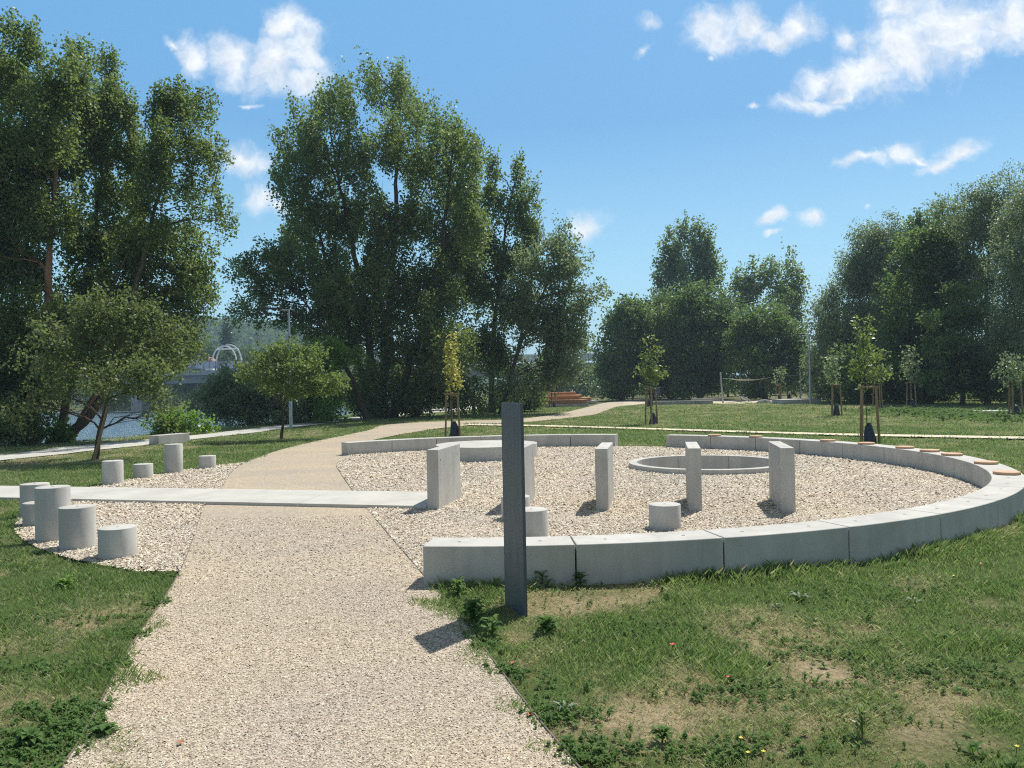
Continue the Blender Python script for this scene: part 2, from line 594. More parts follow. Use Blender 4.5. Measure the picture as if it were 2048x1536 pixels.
M_CON = mat_concrete("precast_concrete", (0.515, 0.500, 0.462), 0.085, 0.05)
M_PAVE = mat_concrete("concrete_paving", (0.520, 0.505, 0.460), 0.07, 0.03)
M_FARCON = mat_concrete("weathered_concrete", (0.40, 0.40, 0.39), 0.12, 0.08)
M_METAL = mat_plain("grey_steel_plate", (0.098, 0.122, 0.138), 0.48, 0.15, 0.4, 0.14, 5, (6, 6, 0.6))
M_EDGE = mat_plain("steel_edging", (0.16, 0.135, 0.105), 0.8, 0.1, 0.4, 0.3, 8)
M_POLE = mat_plain("galvanised_steel", (0.42, 0.46, 0.48), 0.45, 0.5, 0.5, 0.08, 3)
M_DARKMETAL = mat_plain("dark_lamp_metal", (0.05, 0.055, 0.06), 0.5, 0.4)
M_STAKE = mat_wood("stake_wood", (0.20, 0.125, 0.062), (0.40, 0.27, 0.145), 4, (6, 6, 0.8))
M_STRAP = mat_plain("black_rubber", (0.012, 0.012, 0.014), 0.6)
M_BAG = mat_plain("navy_plastic_sheet", (0.008, 0.014, 0.030), 0.38, 0, 0.6, 0.3, 9, None, 0.5)
M_DISC = mat_wood("larch_disc", (0.44, 0.25, 0.14), (0.60, 0.38, 0.23), 5, (1, 14, 1))
M_TIMBER = mat_wood("reddish_timber", (0.26, 0.12, 0.065), (0.42, 0.20, 0.11), 2, (0.6, 8, 8))
M_TIMBERLIT = mat_wood("timber_sunlit", (0.55, 0.30, 0.13), (0.66, 0.38, 0.18), 3, (1, 1, 6))  # lighter timber copy: sunlight on tops and right ends put into the colour
M_BARK = mat_plain("bark", (0.085, 0.066, 0.048), 0.9, 0, 0.2, 0.5, 5, (3, 3, 0.6), 0.8)
M_BARKRED = mat_plain("reddish_bark", (0.26, 0.145, 0.085), 0.9, 0, 0.2, 0.3, 5, (3, 3, 0.5), 0.6)
M_WEEDS = mat_leaf("weed_leaves", [(0.060, 0.125, 0.035), (0.105, 0.190, 0.050), (0.18, 0.27, 0.085)], (0.22, 0.38, 0.06), tfac=0.35, rough=0.65, spec=0.2, patch=1.5)
M_LEAF = {
    'poplar': mat_leaf("poplar_leaves", [(0.055, 0.098, 0.030), (0.120, 0.178, 0.055), (0.225, 0.275, 0.115)], (0.30, 0.42, 0.09), tfac=0.50, rough=0.48, spec=0.45),
    'olive': mat_leaf("olive_leaves", [(0.060, 0.092, 0.034), (0.120, 0.160, 0.060), (0.220, 0.255, 0.115)], (0.27, 0.36, 0.09), tfac=0.46, rough=0.50, spec=0.4, patch=0.8),
    'silver': mat_leaf("willow_leaves", [(0.100, 0.150, 0.078), (0.185, 0.240, 0.138), (0.310, 0.360, 0.230)], (0.32, 0.44, 0.16), 0.46, rough=0.50, spec=0.5),
    'green': mat_leaf("maple_leaves", [(0.040, 0.080, 0.028), (0.098, 0.155, 0.050), (0.200, 0.260, 0.090)], (0.24, 0.38, 0.08), tfac=0.46, rough=0.5, spec=0.4),
    'bright': mat_leaf("bright_shrub_leaves", [(0.080, 0.160, 0.022), (0.150, 0.270, 0.040), (0.250, 0.390, 0.070)], (0.30, 0.50, 0.05), tfac=0.5),
    'lime': mat_leaf("sapling_leaves", [(0.100, 0.150, 0.045), (0.175, 0.225, 0.070), (0.270, 0.320, 0.110)], (0.30, 0.42, 0.08), tfac=0.45, patch=2),
    'yellow': mat_leaf("yellow_leaves", [(0.26, 0.25, 0.06), (0.44, 0.41, 0.10), (0.58, 0.53, 0.14)], (0.62, 0.60, 0.12), tfac=0.45, patch=2),
    'dark': mat_leaf("dark_conifer_needles", [(0.018, 0.040, 0.018), (0.032, 0.062, 0.028), (0.050, 0.085, 0.040)], tfac=0.1),
    'far': mat_leaf("far_wood_leaves", [(0.035, 0.085, 0.030), (0.075, 0.140, 0.045), (0.145, 0.205, 0.070)], (0.18, 0.32, 0.05), tfac=0.35, rough=0.7, spec=0.2, patch=0.05),
}

# ------------------------------------------------------------------ layout of the ground
CX, CY = 0.2, 14.5                    # centre of the big stone circle
RIN, ROUT, HB = 7.45, 7.85, 0.34
RING = (3.97, 15.86, 1.59, 0.165, 0.106)


def pxline(pts, z=0.0):
    return [G(a, b, z)[:2] for a, b in pts]


def resample(pts, step):
    pts = [np.array(p, float) for p in pts]
    # catmull-rom through the points
    out = []
    P = [2 * pts[0] - pts[1]] + pts + [2 * pts[-1] - pts[-2]]
    for i in range(1, len(P) - 2):
        n = max(2, int(np.linalg.norm(P[i + 1] - P[i]) / step))
        for k in range(n):
            t = k / n
            out.append(0.5 * ((2 * P[i]) + (-P[i - 1] + P[i + 1]) * t + (2 * P[i - 1] - 5 * P[i] + 4 * P[i + 1] - P[i + 2]) * t * t
                              + (-P[i - 1] + 3 * P[i] - 3 * P[i + 1] + P[i + 2]) * t ** 3))
    out.append(P[-2])
    return np.array(out)


def by_count(pts, n):
    """n points evenly along a polyline"""
    p = np.asarray(pts)
    d = np.r_[0, np.cumsum(np.linalg.norm(np.diff(p, axis=0), axis=1))]
    t = np.linspace(0, d[-1], n)
    return np.stack([np.interp(t, d, p[:, 0]), np.interp(t, d, p[:, 1])], 1)


PATH_L = [(-1.45, -2.0), (-1.75, 1.5)] + pxline([(150, 1500), (245, 1320), (362, 1140), (410, 1010), (440, 980), (475, 935), (545, 905), (622, 885), (693, 870), (740, 860), (772, 850), (880, 843), (1000, 840), (1060, 836), (1130, 825), (1180, 813), (1215, 805), (1262, 800)])
PATH_R = [(1.75, -2.0), (0.95, 1.5)] + pxline([(1150, 1530), (1000, 1342), (920, 1235), (850, 1155), (735, 1020), (707, 985), (680, 945), (674, 928), (700, 911), (722, 893), (748, 880), (820, 866), (905, 854), (1030, 846), (1130, 837), (1190, 829), (1215, 820), (1245, 812), (1300, 806)])
pl, pr = resample(PATH_L, 0.4), resample(PATH_R, 0.4)
NP_ = 260
# match the two edges by arc length in three stretches so that the cross lines stay square
def ribbon(name, a, b, z, mat, n, na=6):
    A, B = by_count(a, n), by_count(b, n)
    vs = np.concatenate([np.stack([A * (1 - t) + B * t], 0)[0] for t in np.linspace(0, 1, na)])
    vs = np.c_[vs, np.full(len(vs), z)]
    fs = []
    for j in range(na - 1):
        for i in range(n - 1):
            p = j * n + i
            fs.append((p, p + n, p + n + 1, p + 1))
    me = np_mesh(name, vs, fs)
    o = link(name, me, mat)
    me.update()
    if me.polygons[0].normal.z < 0:
        me.flip_normals()
    return o


def poly_in(poly, x, y):
    x, y = np.asarray(x, float), np.asarray(y, float)
    ins = np.zeros(x.shape, bool)
    n = len(poly)
    j = n - 1
    for i in range(n):
        xi, yi, xj, yj = poly[i][0], poly[i][1], poly[j][0], poly[j][1]
        if yi != yj:
            c = ((yi > y) != (yj > y)) & (x < (xj - xi) * (y - yi) / (yj - yi) + xi)
            ins ^= c
        j = i
    return ins


PATH_POLY = np.concatenate([pl[::2], pr[::-1][::2]])
STRIP = [np.array(p) for p in [(-1.22, 10.98), (-1.0, 12.30), (-9.53, 14.33), (-19.0, 16.72), (-19.0, 15.25), (-8.6, 12.93)]]
STRIP = [np.array(p) for p in [(-1.245, 10.93), (-1.02, 12.36), (-19.0, 16.95), (-19.0, 15.62)]]
RP_NEAR = [(-16.5, 10.0)] + pxline([(0, 921), (125, 909), (175, 902), (297, 890), (375, 880), (512, 865), (612, 852), (707, 841), (790, 833), (880, 824), (960, 818)])
RP_FAR = [(-21.0, 10.0)] + pxline([(0, 910), (100, 897), (297, 879), (375, 872), (512, 856.5), (612, 844), (704, 835), (780, 828), (880, 817), (960, 811)])
rpn, rpf = resample(RP_NEAR, 1.0), resample(RP_FAR, 1.0)
RP_POLY = np.concatenate([rpn, rpf[::-1]])
KERB = resample([G(a, b)[:2] for a, b in [(935, 851.5), (1100, 854.5), (1300, 860.5), (1500, 867), (1700, 873), (1900, 877), (2048, 880), (2300, 885)]], 0.5)


def edge_x(poly_line, y):
    """x of a polyline at y (first crossing)"""
    o = np.argsort(poly_line[:, 1])
    return np.interp(y, poly_line[o, 1], poly_line[o, 0])


def in_bed(x, y, grow=0.0):
    r = np.hypot(x - CX, y - CY)
    leftside = x < edge_x(pl[:60], y)
    return (r < np.where(leftside, 8.02, 7.62) + grow)


def bank_x(y):
    return edge_x(rpf, np.clip(y, 10, 75)) - 2.2


def ground_z(x, y):
    x, y = np.asarray(x, float), np.asarray(y, float)
    d = bank_x(y) - x
    z = -np.clip(d / 6.0, 0, 1) ** 1.0 * 3.0
    far = np.clip((y - 162) / 10, 0, 1)
    z = np.where(y > 75, -3.0 * np.clip((-6 - (y - 75) * 0.10 - x) / 8.0, 0, 1), z)
    z = z * (1 - far) + far * 0.4
    pit = np.hypot(x - RING[0], y - RING[1]) < 1.75
    return np.where(pit, -0.75, z)


def build_ground():
    xs = np.unique(np.concatenate([np.arange(-700, -60, 20), np.arange(-60, -22, 1.5), np.arange(-22, -9, 0.5), np.arange(-9, 13, 0.16), np.arange(13, 36, 0.5), np.arange(36, 90, 3), np.arange(90, 720, 30)]))
    ys = np.unique(np.concatenate([np.arange(-60, 2, 4), np.arange(2, 13, 0.16), np.arange(13, 24, 0.3), np.arange(24, 50, 0.7), np.arange(50, 100, 2), np.arange(100, 200, 3), np.arange(200, 1300, 40)]))
    X, Y = np.meshgrid(xs, ys)
    Z = ground_z(X, Y)
    bump = (fbm(X * 0.35, Y * 0.35, 5) - 0.5) * 0.05
    near = (np.abs(Z) < 0.01) & ~in_bed(X, Y, 0.6)
    Z = Z - 0.012 + np.where(near, np.minimum(bump, 0.006), 0) - np.where(in_bed(X, Y, 0.0), 0.02, 0)
    v = np.c_[X.ravel(), Y.ravel(), Z.ravel()]
    nx, ny = len(xs), len(ys)
    i, j = np.meshgrid(np.arange(nx - 1), np.arange(ny - 1))
    p = (j * nx + i).ravel()
    f = np.c_[p, p + 1, p + nx + 1, p + nx]
    me = np_mesh("lawn_ground", v, f, smooth=True)
    a = me.attributes.new('dry', 'FLOAT', 'POINT')
    a.data.foreach_set('value', dryness(v[:, 0], v[:, 1]).astype(np.float32))
    o = link("lawn_ground", me, mat_ground())
    tag(o, kind='structure')
    return o


build_ground()
tag(ribbon("gravel_path", pl, pr, 0.008, mat_gravel_floor("path_gravel", (0.25, 0.21, 0.16), (0.60, 0.525, 0.42), 75), 400, 8), kind='structure')
tag(ribbon("riverside_path", rpn, rpf, 0.010, M_PAVE, 80, 3), kind='structure')
kd = np.array([np.zeros(len(KERB)), np.ones(len(KERB))]).T
tag(ribbon("sandy_strip", KERB, KERB + kd * 1.15, 0.035, mat_gravel_floor("sand", (0.55, 0.48, 0.36), (0.80, 0.72, 0.56), 30), 120, 3), kind='structure')

# water
wm = np_mesh("river", [(-700, -60, -1.6), (8, -60, -1.6), (8, 175, -1.6), (-700, 175, -1.6)], [(0, 1, 2, 3)])
tag(link("river", wm, mat_water()), kind='structure')


# ------------------------------------------------------------------ gravel beds with their edging
BEDMAT = mat_gravel_floor("bed_gravel", (0.20, 0.17, 0.14), (0.62, 0.55, 0.45), 42, 0.9)


def build_bed_right():
    cx, cy, ro = RING[0], RING[1], RING[2] - 0.06
    n, k = 360, 40
    vs, fs = [], []
    edge = np.array([p for p in pr if 6.4 < p[1] < 21.5])
    for i in range(n):
        a = 2 * math.pi * i / n
        d = np.array([math.cos(a), math.sin(a)])
        # distance to the circle boundary
        o = np.array([cx - CX, cy - CY])
        b = o @ d
        rr = 7.62
        t = -b + math.sqrt(b * b - (o @ o - rr * rr))
        # clip by the path edge
        if d[0] < -0.2:
            q = edge[1:]
            p0 = edge[:-1]
            e = q - p0
            den = d[0] * e[:, 1] - d[1] * e[:, 0]
            w = p0 - np.array([cx, cy])
            tt = (w[:, 0] * e[:, 1] - w[:, 1] * e[:, 0]) / den
            ss = (w[:, 0] * d[1] - w[:, 1] * d[0]) / den
            ok = (ss >= 0) & (ss <= 1) & (tt > 0)
            if ok.any():
                t = min(t, tt[ok].min())
        for j in range(k + 1):
            r_ = ro + (t - ro) * j / k
            x, y = cx + d[0] * r_, cy + d[1] * r_
            vs.append((x, y, 0.012 + 0.018 * (fbm(x * 1.3, y * 1.3, 8, 3) - 0.5) * (j < k)))
    for i in range(n):
        for j in range(k):
            a0, b0 = i * (k + 1) + j, ((i + 1) % n) * (k + 1) + j
            fs.append((a0, a0 + 1, b0 + 1, b0))
    me = np_mesh("gravel_bed", vs, fs, smooth=True)
    tag(link("gravel_bed", me, BEDMAT), kind='structure')


build_bed_right()


def build_bed_left():
    ys = np.linspace(7.62, 18.3, 120)
    vs, fs = [], []
    for y in ys:
        xr = edge_x(pl[:60], y)
        h = 8.02 ** 2 - (y - CY) ** 2
        xl = CX - math.sqrt(max(h, 0.0))
        xl = min(xl, xr)
        for t in np.linspace(0, 1, 16):
            vs.append((xl + (xr - xl) * t, y, 0.012))
    n = 16
    for j in range(len(ys) - 1):
        for i in range(n - 1):
            p = j * n + i
            fs.append((p, p + 1, p + n + 1, p + n))
    tag(link("gravel_bed", np_mesh("gravel_bed", vs, fs, smooth=True), BEDMAT), kind='structure')


build_bed_left()


def edging(line, side=1):
    pts = resample(line, 0.35)
    mb = MB()
    t = np.gradient(pts, axis=0)
    t /= np.linalg.norm(t, axis=1)[:, None]
    nrm = np.c_[-t[:, 1], t[:, 0]] * 0.004
    vs, fs = [], []
    for p, q in zip(pts, nrm):
        for sgn in (-1, 1):
            for z in (-0.03, 0.016):
                vs.append((p[0] + sgn * q[0], p[1] + sgn * q[1], z))
    for i in range(len(pts) - 1):
        a = i * 4
        fs += [(a, a + 4, a + 5, a + 1), (a + 2, a + 3, a + 7, a + 6), (a + 1, a + 5, a + 7, a + 3)]
    mb.add(vs, fs)
    o = mb.build("path_edging", M_EDGE)
    tag(o, kind='structure')


def inside_strip(p):
    return poly_in(STRIP, [p[0]], [p[1]])[0]


edging([p for p in pl if -1 < p[1] < 11.75][::2])
edging([p for p in pl if 13.35 < p[1] < 17.9][::2])
edging([p for p in pr if -1 < p[1] < 11.0][::2])
edging([p for p in pr if 12.7 < p[1] < 19.3][::2])


# ------------------------------------------------------------------ concrete strip across the path
def build_strip():
    a, b, c, d = STRIP      # front right, back right, back left, front left
    root = empty("concrete_walkway")
    tag(root, "flat pale concrete strip laid across the gravel path up to the first upright slab", "walkway")
    n = 9
    for i in range(n):
        t0, t1 = i / n, (i + 1) / n - 0.0007
        p = [a + (d - a) * t0, b + (c - b) * t0, b + (c - b) * t1, a + (d - a) * t1]
        mb = MB()
        mb.add([(q[0], q[1], -0.05) for q in p] + [(q[0], q[1], 0.055) for q in p],
               [(3, 2, 1, 0), (4, 5, 6, 7), (0, 1, 5, 4), (1, 2, 6, 5), (2, 3, 7, 6), (3, 0, 4, 7)])
        o = mb.build("paving_slab", M_PAVE, root, bevel=0.006)
        me = o.data
        me.update()
        import bmesh
        bm = bmesh.new(); bm.from_mesh(me); bmesh.ops.recalc_face_normals(bm, faces=bm.faces); bm.to_mesh(me); bm.free()


build_strip()


# ------------------------------------------------------------------ curved seat walls
def arc_seg(a0, a1, r0, r1, z0, z1, cx, cy, n=10):
    mb = MB()
    vs = []
    for i in range(n + 1):
        a = a0 + (a1 - a0) * i / n
        for r_, z in ((r0, z0), (r1, z0), (r1, z1), (r0, z1)):
            vs.append((cx + r_ * math.cos(a), cy + r_ * math.sin(a), z))
    fs = []
    for i in range(n):
        for k in range(4):
            p, q = i * 4 + k, i * 4 + (k + 1) % 4
            fs.append((p, q, q + 4, p + 4))
    fs += [(3, 2, 1, 0), tuple(n * 4 + k for k in range(4))]
    mb.add(vs, fs)
    return mb


def anchor(parent, x, y, z, rad=0.016, axis='z', rz=0.0):
    mb = MB()
    mb.lathe([(rad, 0), (rad, 0.0025), (rad * 0.5, 0.003)], 12)
    o = mb.build("lifting_anchor", M_ANCH, parent)
    o.location = (x, y, z)
    if axis == 'x':
        o.rotation_euler = (0, R(90), rz)
    return o


M_ANCH = mat_plain("anchor_plug", (0.26, 0.27, 0.27), 0.7)


def seat_wall(root, start, n, step=9.73, last=1.0):
    for i in range(n):
        a0 = R(start + i * step) + 0.0009
        a1 = R(start + (i + (last if i == n - 1 else 1)) * step) - 0.0009
        s = arc_seg(a0, a1, RIN, ROUT, -0.08, HB, CX, CY).build("wall_segment", M_CON, root, smooth=True, bevel=0.007)
        for f in (0.22, 0.78):
            a = a0 + (a1 - a0) * f
            rr = (RIN + ROUT) / 2
            anchor(s, CX + rr * math.cos(a), CY + rr * math.sin(a), HB)


w1 = empty("curved_seat_wall")
tag(w1, "long curved concrete bench wall with round wooden seats, sweeping round the right of the gravel circle", "bench wall")
seat_wall(w1, -97.4, 16)
for ang, rr in [(57.3 - 9, 7.6), (39.5, 7.62), (24.0, 7.62), (15.5, 7.63), (6.6, 7.64), (0.4, 7.64), (-5.6, 7.64), (-16.8, 7.64), (-28.0, 7.65)]:
    a = R(ang)
    mb = MB()
    mb.lathe([(0.155, 0), (0.170, 0.004), (0.170, 0.032), (0.164, 0.038)], 40)
    o = mb.build("seat_disc", M_DISC, w1, smooth=True)
    o.location = (CX + rr * math.cos(a), CY + rr * math.sin(a), HB + 0.001)
w2 = empty("curved_seat_wall")
tag(w2, "shorter curved concrete bench wall behind the round platform, ending beside the gravel path", "bench wall")
seat_wall(w2, 69.3, 6, 9.75, 1.0)


# ------------------------------------------------------------------ round platform and sunken ring
pf = empty("round_platform", (-0.66, 19.1, 0))
tag(pf, "low round concrete platform of four quarters in front of the curved bench wall", "platform")
for k in range(4):
    a0 = R(-64 + 90 * k) + 0.006
    arc_seg(a0, a0 + R(90) - 0.012, 0.012, 1.25, -0.06, 0.335, 0, 0, 20).build("platform_quarter", M_CON, pf, smooth=True, bevel=0.007)

_m = MB()
_m.lathe([(RING[2] - 0.03, -0.42), (RING[2] - 0.03, -0.36)], 64, RING[0], RING[1])
tag(_m.build("pit_bounce_floor", BEDMAT), kind='structure')  # hidden pale floor added to bounce light onto the ring's inner wall
rg = empty("concrete_ring", (RING[0], RING[1], 0))
tag(rg, "low concrete ring around a sunken pit in the gravel", "ring kerb")
for k in range(8):
    a0 = R(12 + 45 * k) + 0.003
    arc_seg(a0, a0 + R(45) - 0.006, RING[2] - RING[3], RING[2], -0.7, RING[4], 0, 0, 14).build("ring_segment", M_CON, rg, smooth=True, bevel=0.006)


# ------------------------------------------------------------------ upright slabs
def standing_slab(x, y, label):
    o = empty("standing_slab", (x, y, 0), math.atan2(0.98, 0.19) - R(90))
    tag(o, label, "concrete slab", "upright concrete slabs in a row on the gravel")
    s = MB().box(-0.17, 0, 0, 1.2, -0.08, 0.85).build("slab", M_CON, o, bevel=0.006)
    for yy in (0.13, 1.05):
        anchor(o, 0.0005, yy, 0.70, 0.013, 'x')
    for yy in (0.3, 0.9):
        anchor(o, -0.085, yy, 0.85, 0.013)
    return o


for (x, y, lb) in [(-1.06, 10.86, "upright concrete slab at the end of the flat strip, nearest the path"),
                   (0.09, 10.65, "upright concrete slab mostly hidden behind the dark steel plate"),
                   (1.27, 10.44, "upright concrete slab alone in the middle gravel, left of the sunken ring"),
                   (2.48, 10.22, "narrow-looking upright concrete slab standing in front of the sunken ring"),
                   (3.63, 9.98, "upright concrete slab at the right end of the row, its left side in shade")]:
    standing_slab(x, y, lb)


# ------------------------------------------------------------------ concrete cylinders
def cyl(x, y, h, label):
    o = empty("concrete_cylinder", (x, y, 0), random.random() * 6)
    tag(o, label, "concrete stool", "concrete cylinders standing round the circle")
    r_ = 0.186
    MB().lathe([(r_, -0.08), (r_, h - 0.006), (r_ - 0.002, h - 0.002), (r_ - 0.007, h)], 72).build("cylinder_body", M_CON, o, smooth=True)
    anchor(o, 0, 0, h, 0.014)
    return o


def behind(px, py, back=0.186):
    g = G(px, py)
    n = np.hypot(g[0], g[1])
    return g[0] * (1 + back / n), g[1] * (1 + back / n)


for (px, py, h, lb) in [(236, 1120, 0.315, "lowest front concrete cylinder at the grass edge, nearest the camera"),
                        (156, 1101, 0.465, "middle-height concrete cylinder between the tall one and the lowest front one"),
                        (107, 1085, 0.635, "tallest front concrete cylinder, hiding two others behind it"),
                        (226, 971, 0.46, "middle-height concrete cylinder beyond the strip, leftmost of the far four"),
                        (287, 957, 0.285, "low concrete cylinder beyond the strip, just left of the tall slim one"),
                        (348, 947, 0.625, "tall slim-looking concrete cylinder beyond the strip, in front of the bench block"),
                        (415, 938, 0.29, "low concrete cylinder farthest along the grass, closest to the path curve")]:
    x, y = behind(px, py)
    cyl(x, y, h, lb)
for (px, Y, h, lb) in [(70, 11.15, 0.46, "concrete cylinder half hidden behind the tallest one, its top above the strip"),
                       (77, 10.35, 0.30, "low concrete cylinder peeping out left of the tallest one"),
                       (1062, 8.78, 0.32, "concrete cylinder just right of the steel plate, behind the front bench wall"),
                       (1031, 10.0, 0.30, "concrete cylinder mostly hidden behind the steel plate"),
                       (1329, 9.15, 0.29, "concrete cylinder alone behind the middle of the front bench wall")]:
    b = at(px, 1000, Y)
    cyl(b[0], Y, h, lb)

# ------------------------------------------------------------------ steel plate by the path
a, b = np.array([-0.088, 6.10]), np.array([0.050, 5.79])
dirv = (b - a) / np.linalg.norm(b - a)
o = empty("steel_plate", (a[0], a[1], 0), math.atan2(dirv[1], dirv[0]))
tag(o, "tall narrow dark grey steel plate standing on edge in the grass by the path", "steel post")
MB().box(0, 0.36, 0.0, 0.026, -0.1, 1.585).build("plate", M_METAL, o, bevel=0.002)
MB().box(-0.004, 0.0, 0.0, 0.026, -0.1, 1.585).build("edge_strip", M_METAL, o)

# ------------------------------------------------------------------ bench block and flat slab
p0 = G(317, 889.5)
bb = empty("bench_block", (p0[0], p0[1], 0), math.atan2(1.40, 0.52) - R(90))
tag(bb, "long low concrete bench block between the riverside path and the grass", "bench block")
MB().box(-0.42, 0, 0, 1.45, -0.05, 0.315).build("block", M_CON, bb, bevel=0.008)
anchor(bb, -0.2, 0.4, 0.315)
p0 = G(1990, 829)
sb = empty("flat_slab", (p0[0], p0[1], 0), R(-12))
tag(sb, "flat grey concrete slab lying in tall weeds beneath the right-hand trees", "concrete slab")
MB().box(-0.62, 0.62, 0, 1.1, -0.05, 0.13).build("slab", M_FARCON, sb, bevel=0.01)
MB().box(-0.66, 0.66, -0.03, 1.13, 0.131, 0.165).build("slab_cover", M_PAVE, sb, bevel=0.004)


# ------------------------------------------------------------------ street lamps
def lamp(x, y, h, head, label, two=True, face=-1, group=None):
    o = empty("street_lamp", (x, y, 0))
    tag(o, label, "street lamp", group)
    mb = MB()
    hs = h * 0.40
    mb.lathe([(0.082, 0), (0.082, hs), (0.055, hs + 0.05), (0.045, h)], 20)
    mb.build("pole", M_POLE, o, smooth=True)
    MB().box(-0.05, 0.05, -0.092, -0.080, 0.5, 0.85).build("service_hatch", M_POLE, o, bevel=0.004)
    MB().tube([(0, 0, h - 0.06), (face * 0.42, 0, h - 0.04)], 0.03, 10).build("arm", M_POLE, o)
    x0, x1 = sorted((face * 0.30, face * (0.30 + head)))
    MB().box(x0, x1, -0.12, 0.12, h + 0.0, h + 0.07).build("lamp_head", M_DARKMETAL, o, bevel=0.02)
    return o


g = G(582, 857)
lamp(g[0], g[1], 5.63, 0.88, "tall grey street lamp beside the riverside path, left of the big poplars")
g = G(1621, 808)
lamp(g[0], g[1], 5.3, 0.7, "grey street lamp at the right, against the gap between the tree groups")
for px, Y, lb in [(1138, 165, "distant street lamp above the timber seating, leftmost of three"), (1174, 158, "distant street lamp directly under the bridge, between two others"), (1197, 185, "faint distant street lamp at the edge of the dark trees")]:
    b = at(px, 780, Y)
    lamp(b[0], Y, 5.6 if Y < 180 else 5.0, 0.8, lb, face=-1)


# ------------------------------------------------------------------ leaves and branches
def rand_unit(n, g=rng):
    v = g.normal(size=(n, 3))
    return v / np.linalg.norm(v, axis=1)[:, None]


def leaf_quads(c, axis, nrm, L, W, fold=0.12):
    """rhombic leaves slightly folded along the middle"""
    side = np.cross(axis, nrm)
    side /= np.linalg.norm(side, axis=1)[:, None] + 1e-9
    L = np.asarray(L)[:, None]
    W = np.asarray(W)[:, None]
    mid = c + axis * L * 0.45
    up_ = nrm * L * fold
    v = np.stack([c, mid + side * W * 0.5 + up_, c + axis * L, mid - side * W * 0.5 + up_], 1).reshape(-1, 3)
    f = np.arange(len(c) * 4).reshape(-1, 4)
    return v, f


def sine_noise(p, freq, seed):
    g = np.random.default_rng(seed)
    s = 0
    for k in range(5):
        d = g.normal(size=3)
        s = s + np.sin(p @ d * freq * (0.6 + 0.25 * k) + g.uniform(0, 6.28))
    return s / 5.0


def shoots(center, rad, n, style, slen, seed, gap=0.12, clump=0.6):
    g = np.random.default_rng(seed)
    cr = clump
    nc = max(3, int(2.1 * (rad[0] * rad[2] * rad[1]) ** 0.667 / cr ** 2))
    uc = rand_unit(nc, g)
    inset = np.array([0.7, 0.7, 2.6 if style == 'up' else 1.0]) * cr
    cc = center + uc * np.maximum(rad - inset, rad * 0.35) * (g.random(nc) ** 0.36)[:, None]
    if style in ('round', 'droop'):
        cc = center + uc * rad * ((g.random(nc) ** 0.36) * g.uniform(0.72, 1.10, nc))[:, None]
    size = g.uniform(0.5, 1.45, nc)
    k = g.integers(0, nc, n)
    # bigger clumps hold more shoots
    k = k[g.random(n) < (size[k] / 1.45) ** 1.5]
    n = len(k)
    u = rand_unit(n, g)
    if style == 'up':
        zt = g.uniform(-1, 1, n)
        off = u * (g.random(n) ** 0.5)[:, None]
        off = np.c_[off[:, 0] * (0.75 - 0.55 * zt), off[:, 1] * (0.75 - 0.55 * zt), zt * 2.0]
    elif style == 'flat':
        off = u * np.array([1.3, 1.3, 0.55]) * (g.random(n) ** 0.4)[:, None]
    elif style == 'droop':
        off = u * np.array([0.9, 0.9, 1.25]) * (g.random(n) ** 0.4)[:, None]
    else:
        off = u * (g.random(n) ** 0.4)[:, None]
    p = cc[k] + off * (cr * size[k])[:, None]
    u = (uc[k] + u * 0.7)
    u /= np.linalg.norm(u, axis=1)[:, None]
    outw = u / rad
    outw /= np.linalg.norm(outw, axis=1)[:, None]
    rnd = rand_unit(len(p), g)
    if style == 'up':
        d = outw * 0.45 + np.array([0, 0, 1.05]) + rnd * 0.35
    elif style == 'droop':
        d = outw * 0.6 + np.array([0, 0, -0.75]) + rnd * 0.35
    elif style == 'fan':
        d = outw * 1.0 + np.array([0.25, 0, 0.65]) + rnd * 0.3
    elif style == 'flat':
        d = outw * np.array([1, 1, 0.3]) + rnd * 0.45 + np.array([0, 0, 0.12])
    else:
        d = outw * 0.8 + rnd * 0.8 + np.array([0, 0, 0.25])
    d /= np.linalg.norm(d, axis=1)[:, None]
    return p, d


def crown_mesh(lobes, leaf, n_leaves, style, seed, slen, per=12, wid=0.75, droopy=0.0, gap=0.12, clump=0.6):
    """lobes: (centre, radii). Leaves sit along short shoots."""
    g = np.random.default_rng(seed)
    wts = np.array([l[1][0] * l[1][2] for l in lobes])
    wts = wts / wts.sum()
    V, Fc, nb = [], [], 0
    S = []
    for k, (c, rad) in enumerate(lobes):
        ns = max(3, int(1.75 * n_leaves * wts[k] / per))
        p, d = shoots(np.array(c), np.array(rad), ns, style, slen, seed + k * 31, gap, clump)
        if len(p) == 0:
            continue
        S.append((p, d))
        ln = slen * g.uniform(0.5, 1.25, len(p))
        t = g.random((len(p), per))
        base = p[:, None, :] + d[:, None, :] * (t * ln[:, None])[:, :, None]
        base[:, :, 2] -= droopy * (t ** 2) * ln[:, None]
        spread = g.normal(size=base.shape) * (leaf * 0.85 * (1.25 - 0.7 * t))[:, :, None]
        c_ = (base + spread).reshape(-1, 3)
        n = len(c_)
        dd = np.repeat(d, per, axis=0)
        ax = dd * (0.9 if style in ('droop', 'fan') else 0.35) + rand_unit(n, g) * 0.9 + np.array([0, 0, -0.25 if style != 'fan' else 0.1])
        ax /= np.linalg.norm(ax, axis=1)[:, None]
        nr = rand_unit(n, g) + np.array([0, 0, 0.5])
        L = leaf * g.uniform(0.7, 1.35, n)
        v, f = leaf_quads(c_, ax, nr / np.linalg.norm(nr, axis=1)[:, None], L, L * wid)
        V.append(v)
        Fc.append(f + nb)
        nb += len(v)
    return np.concatenate(V), np.concatenate(Fc), S


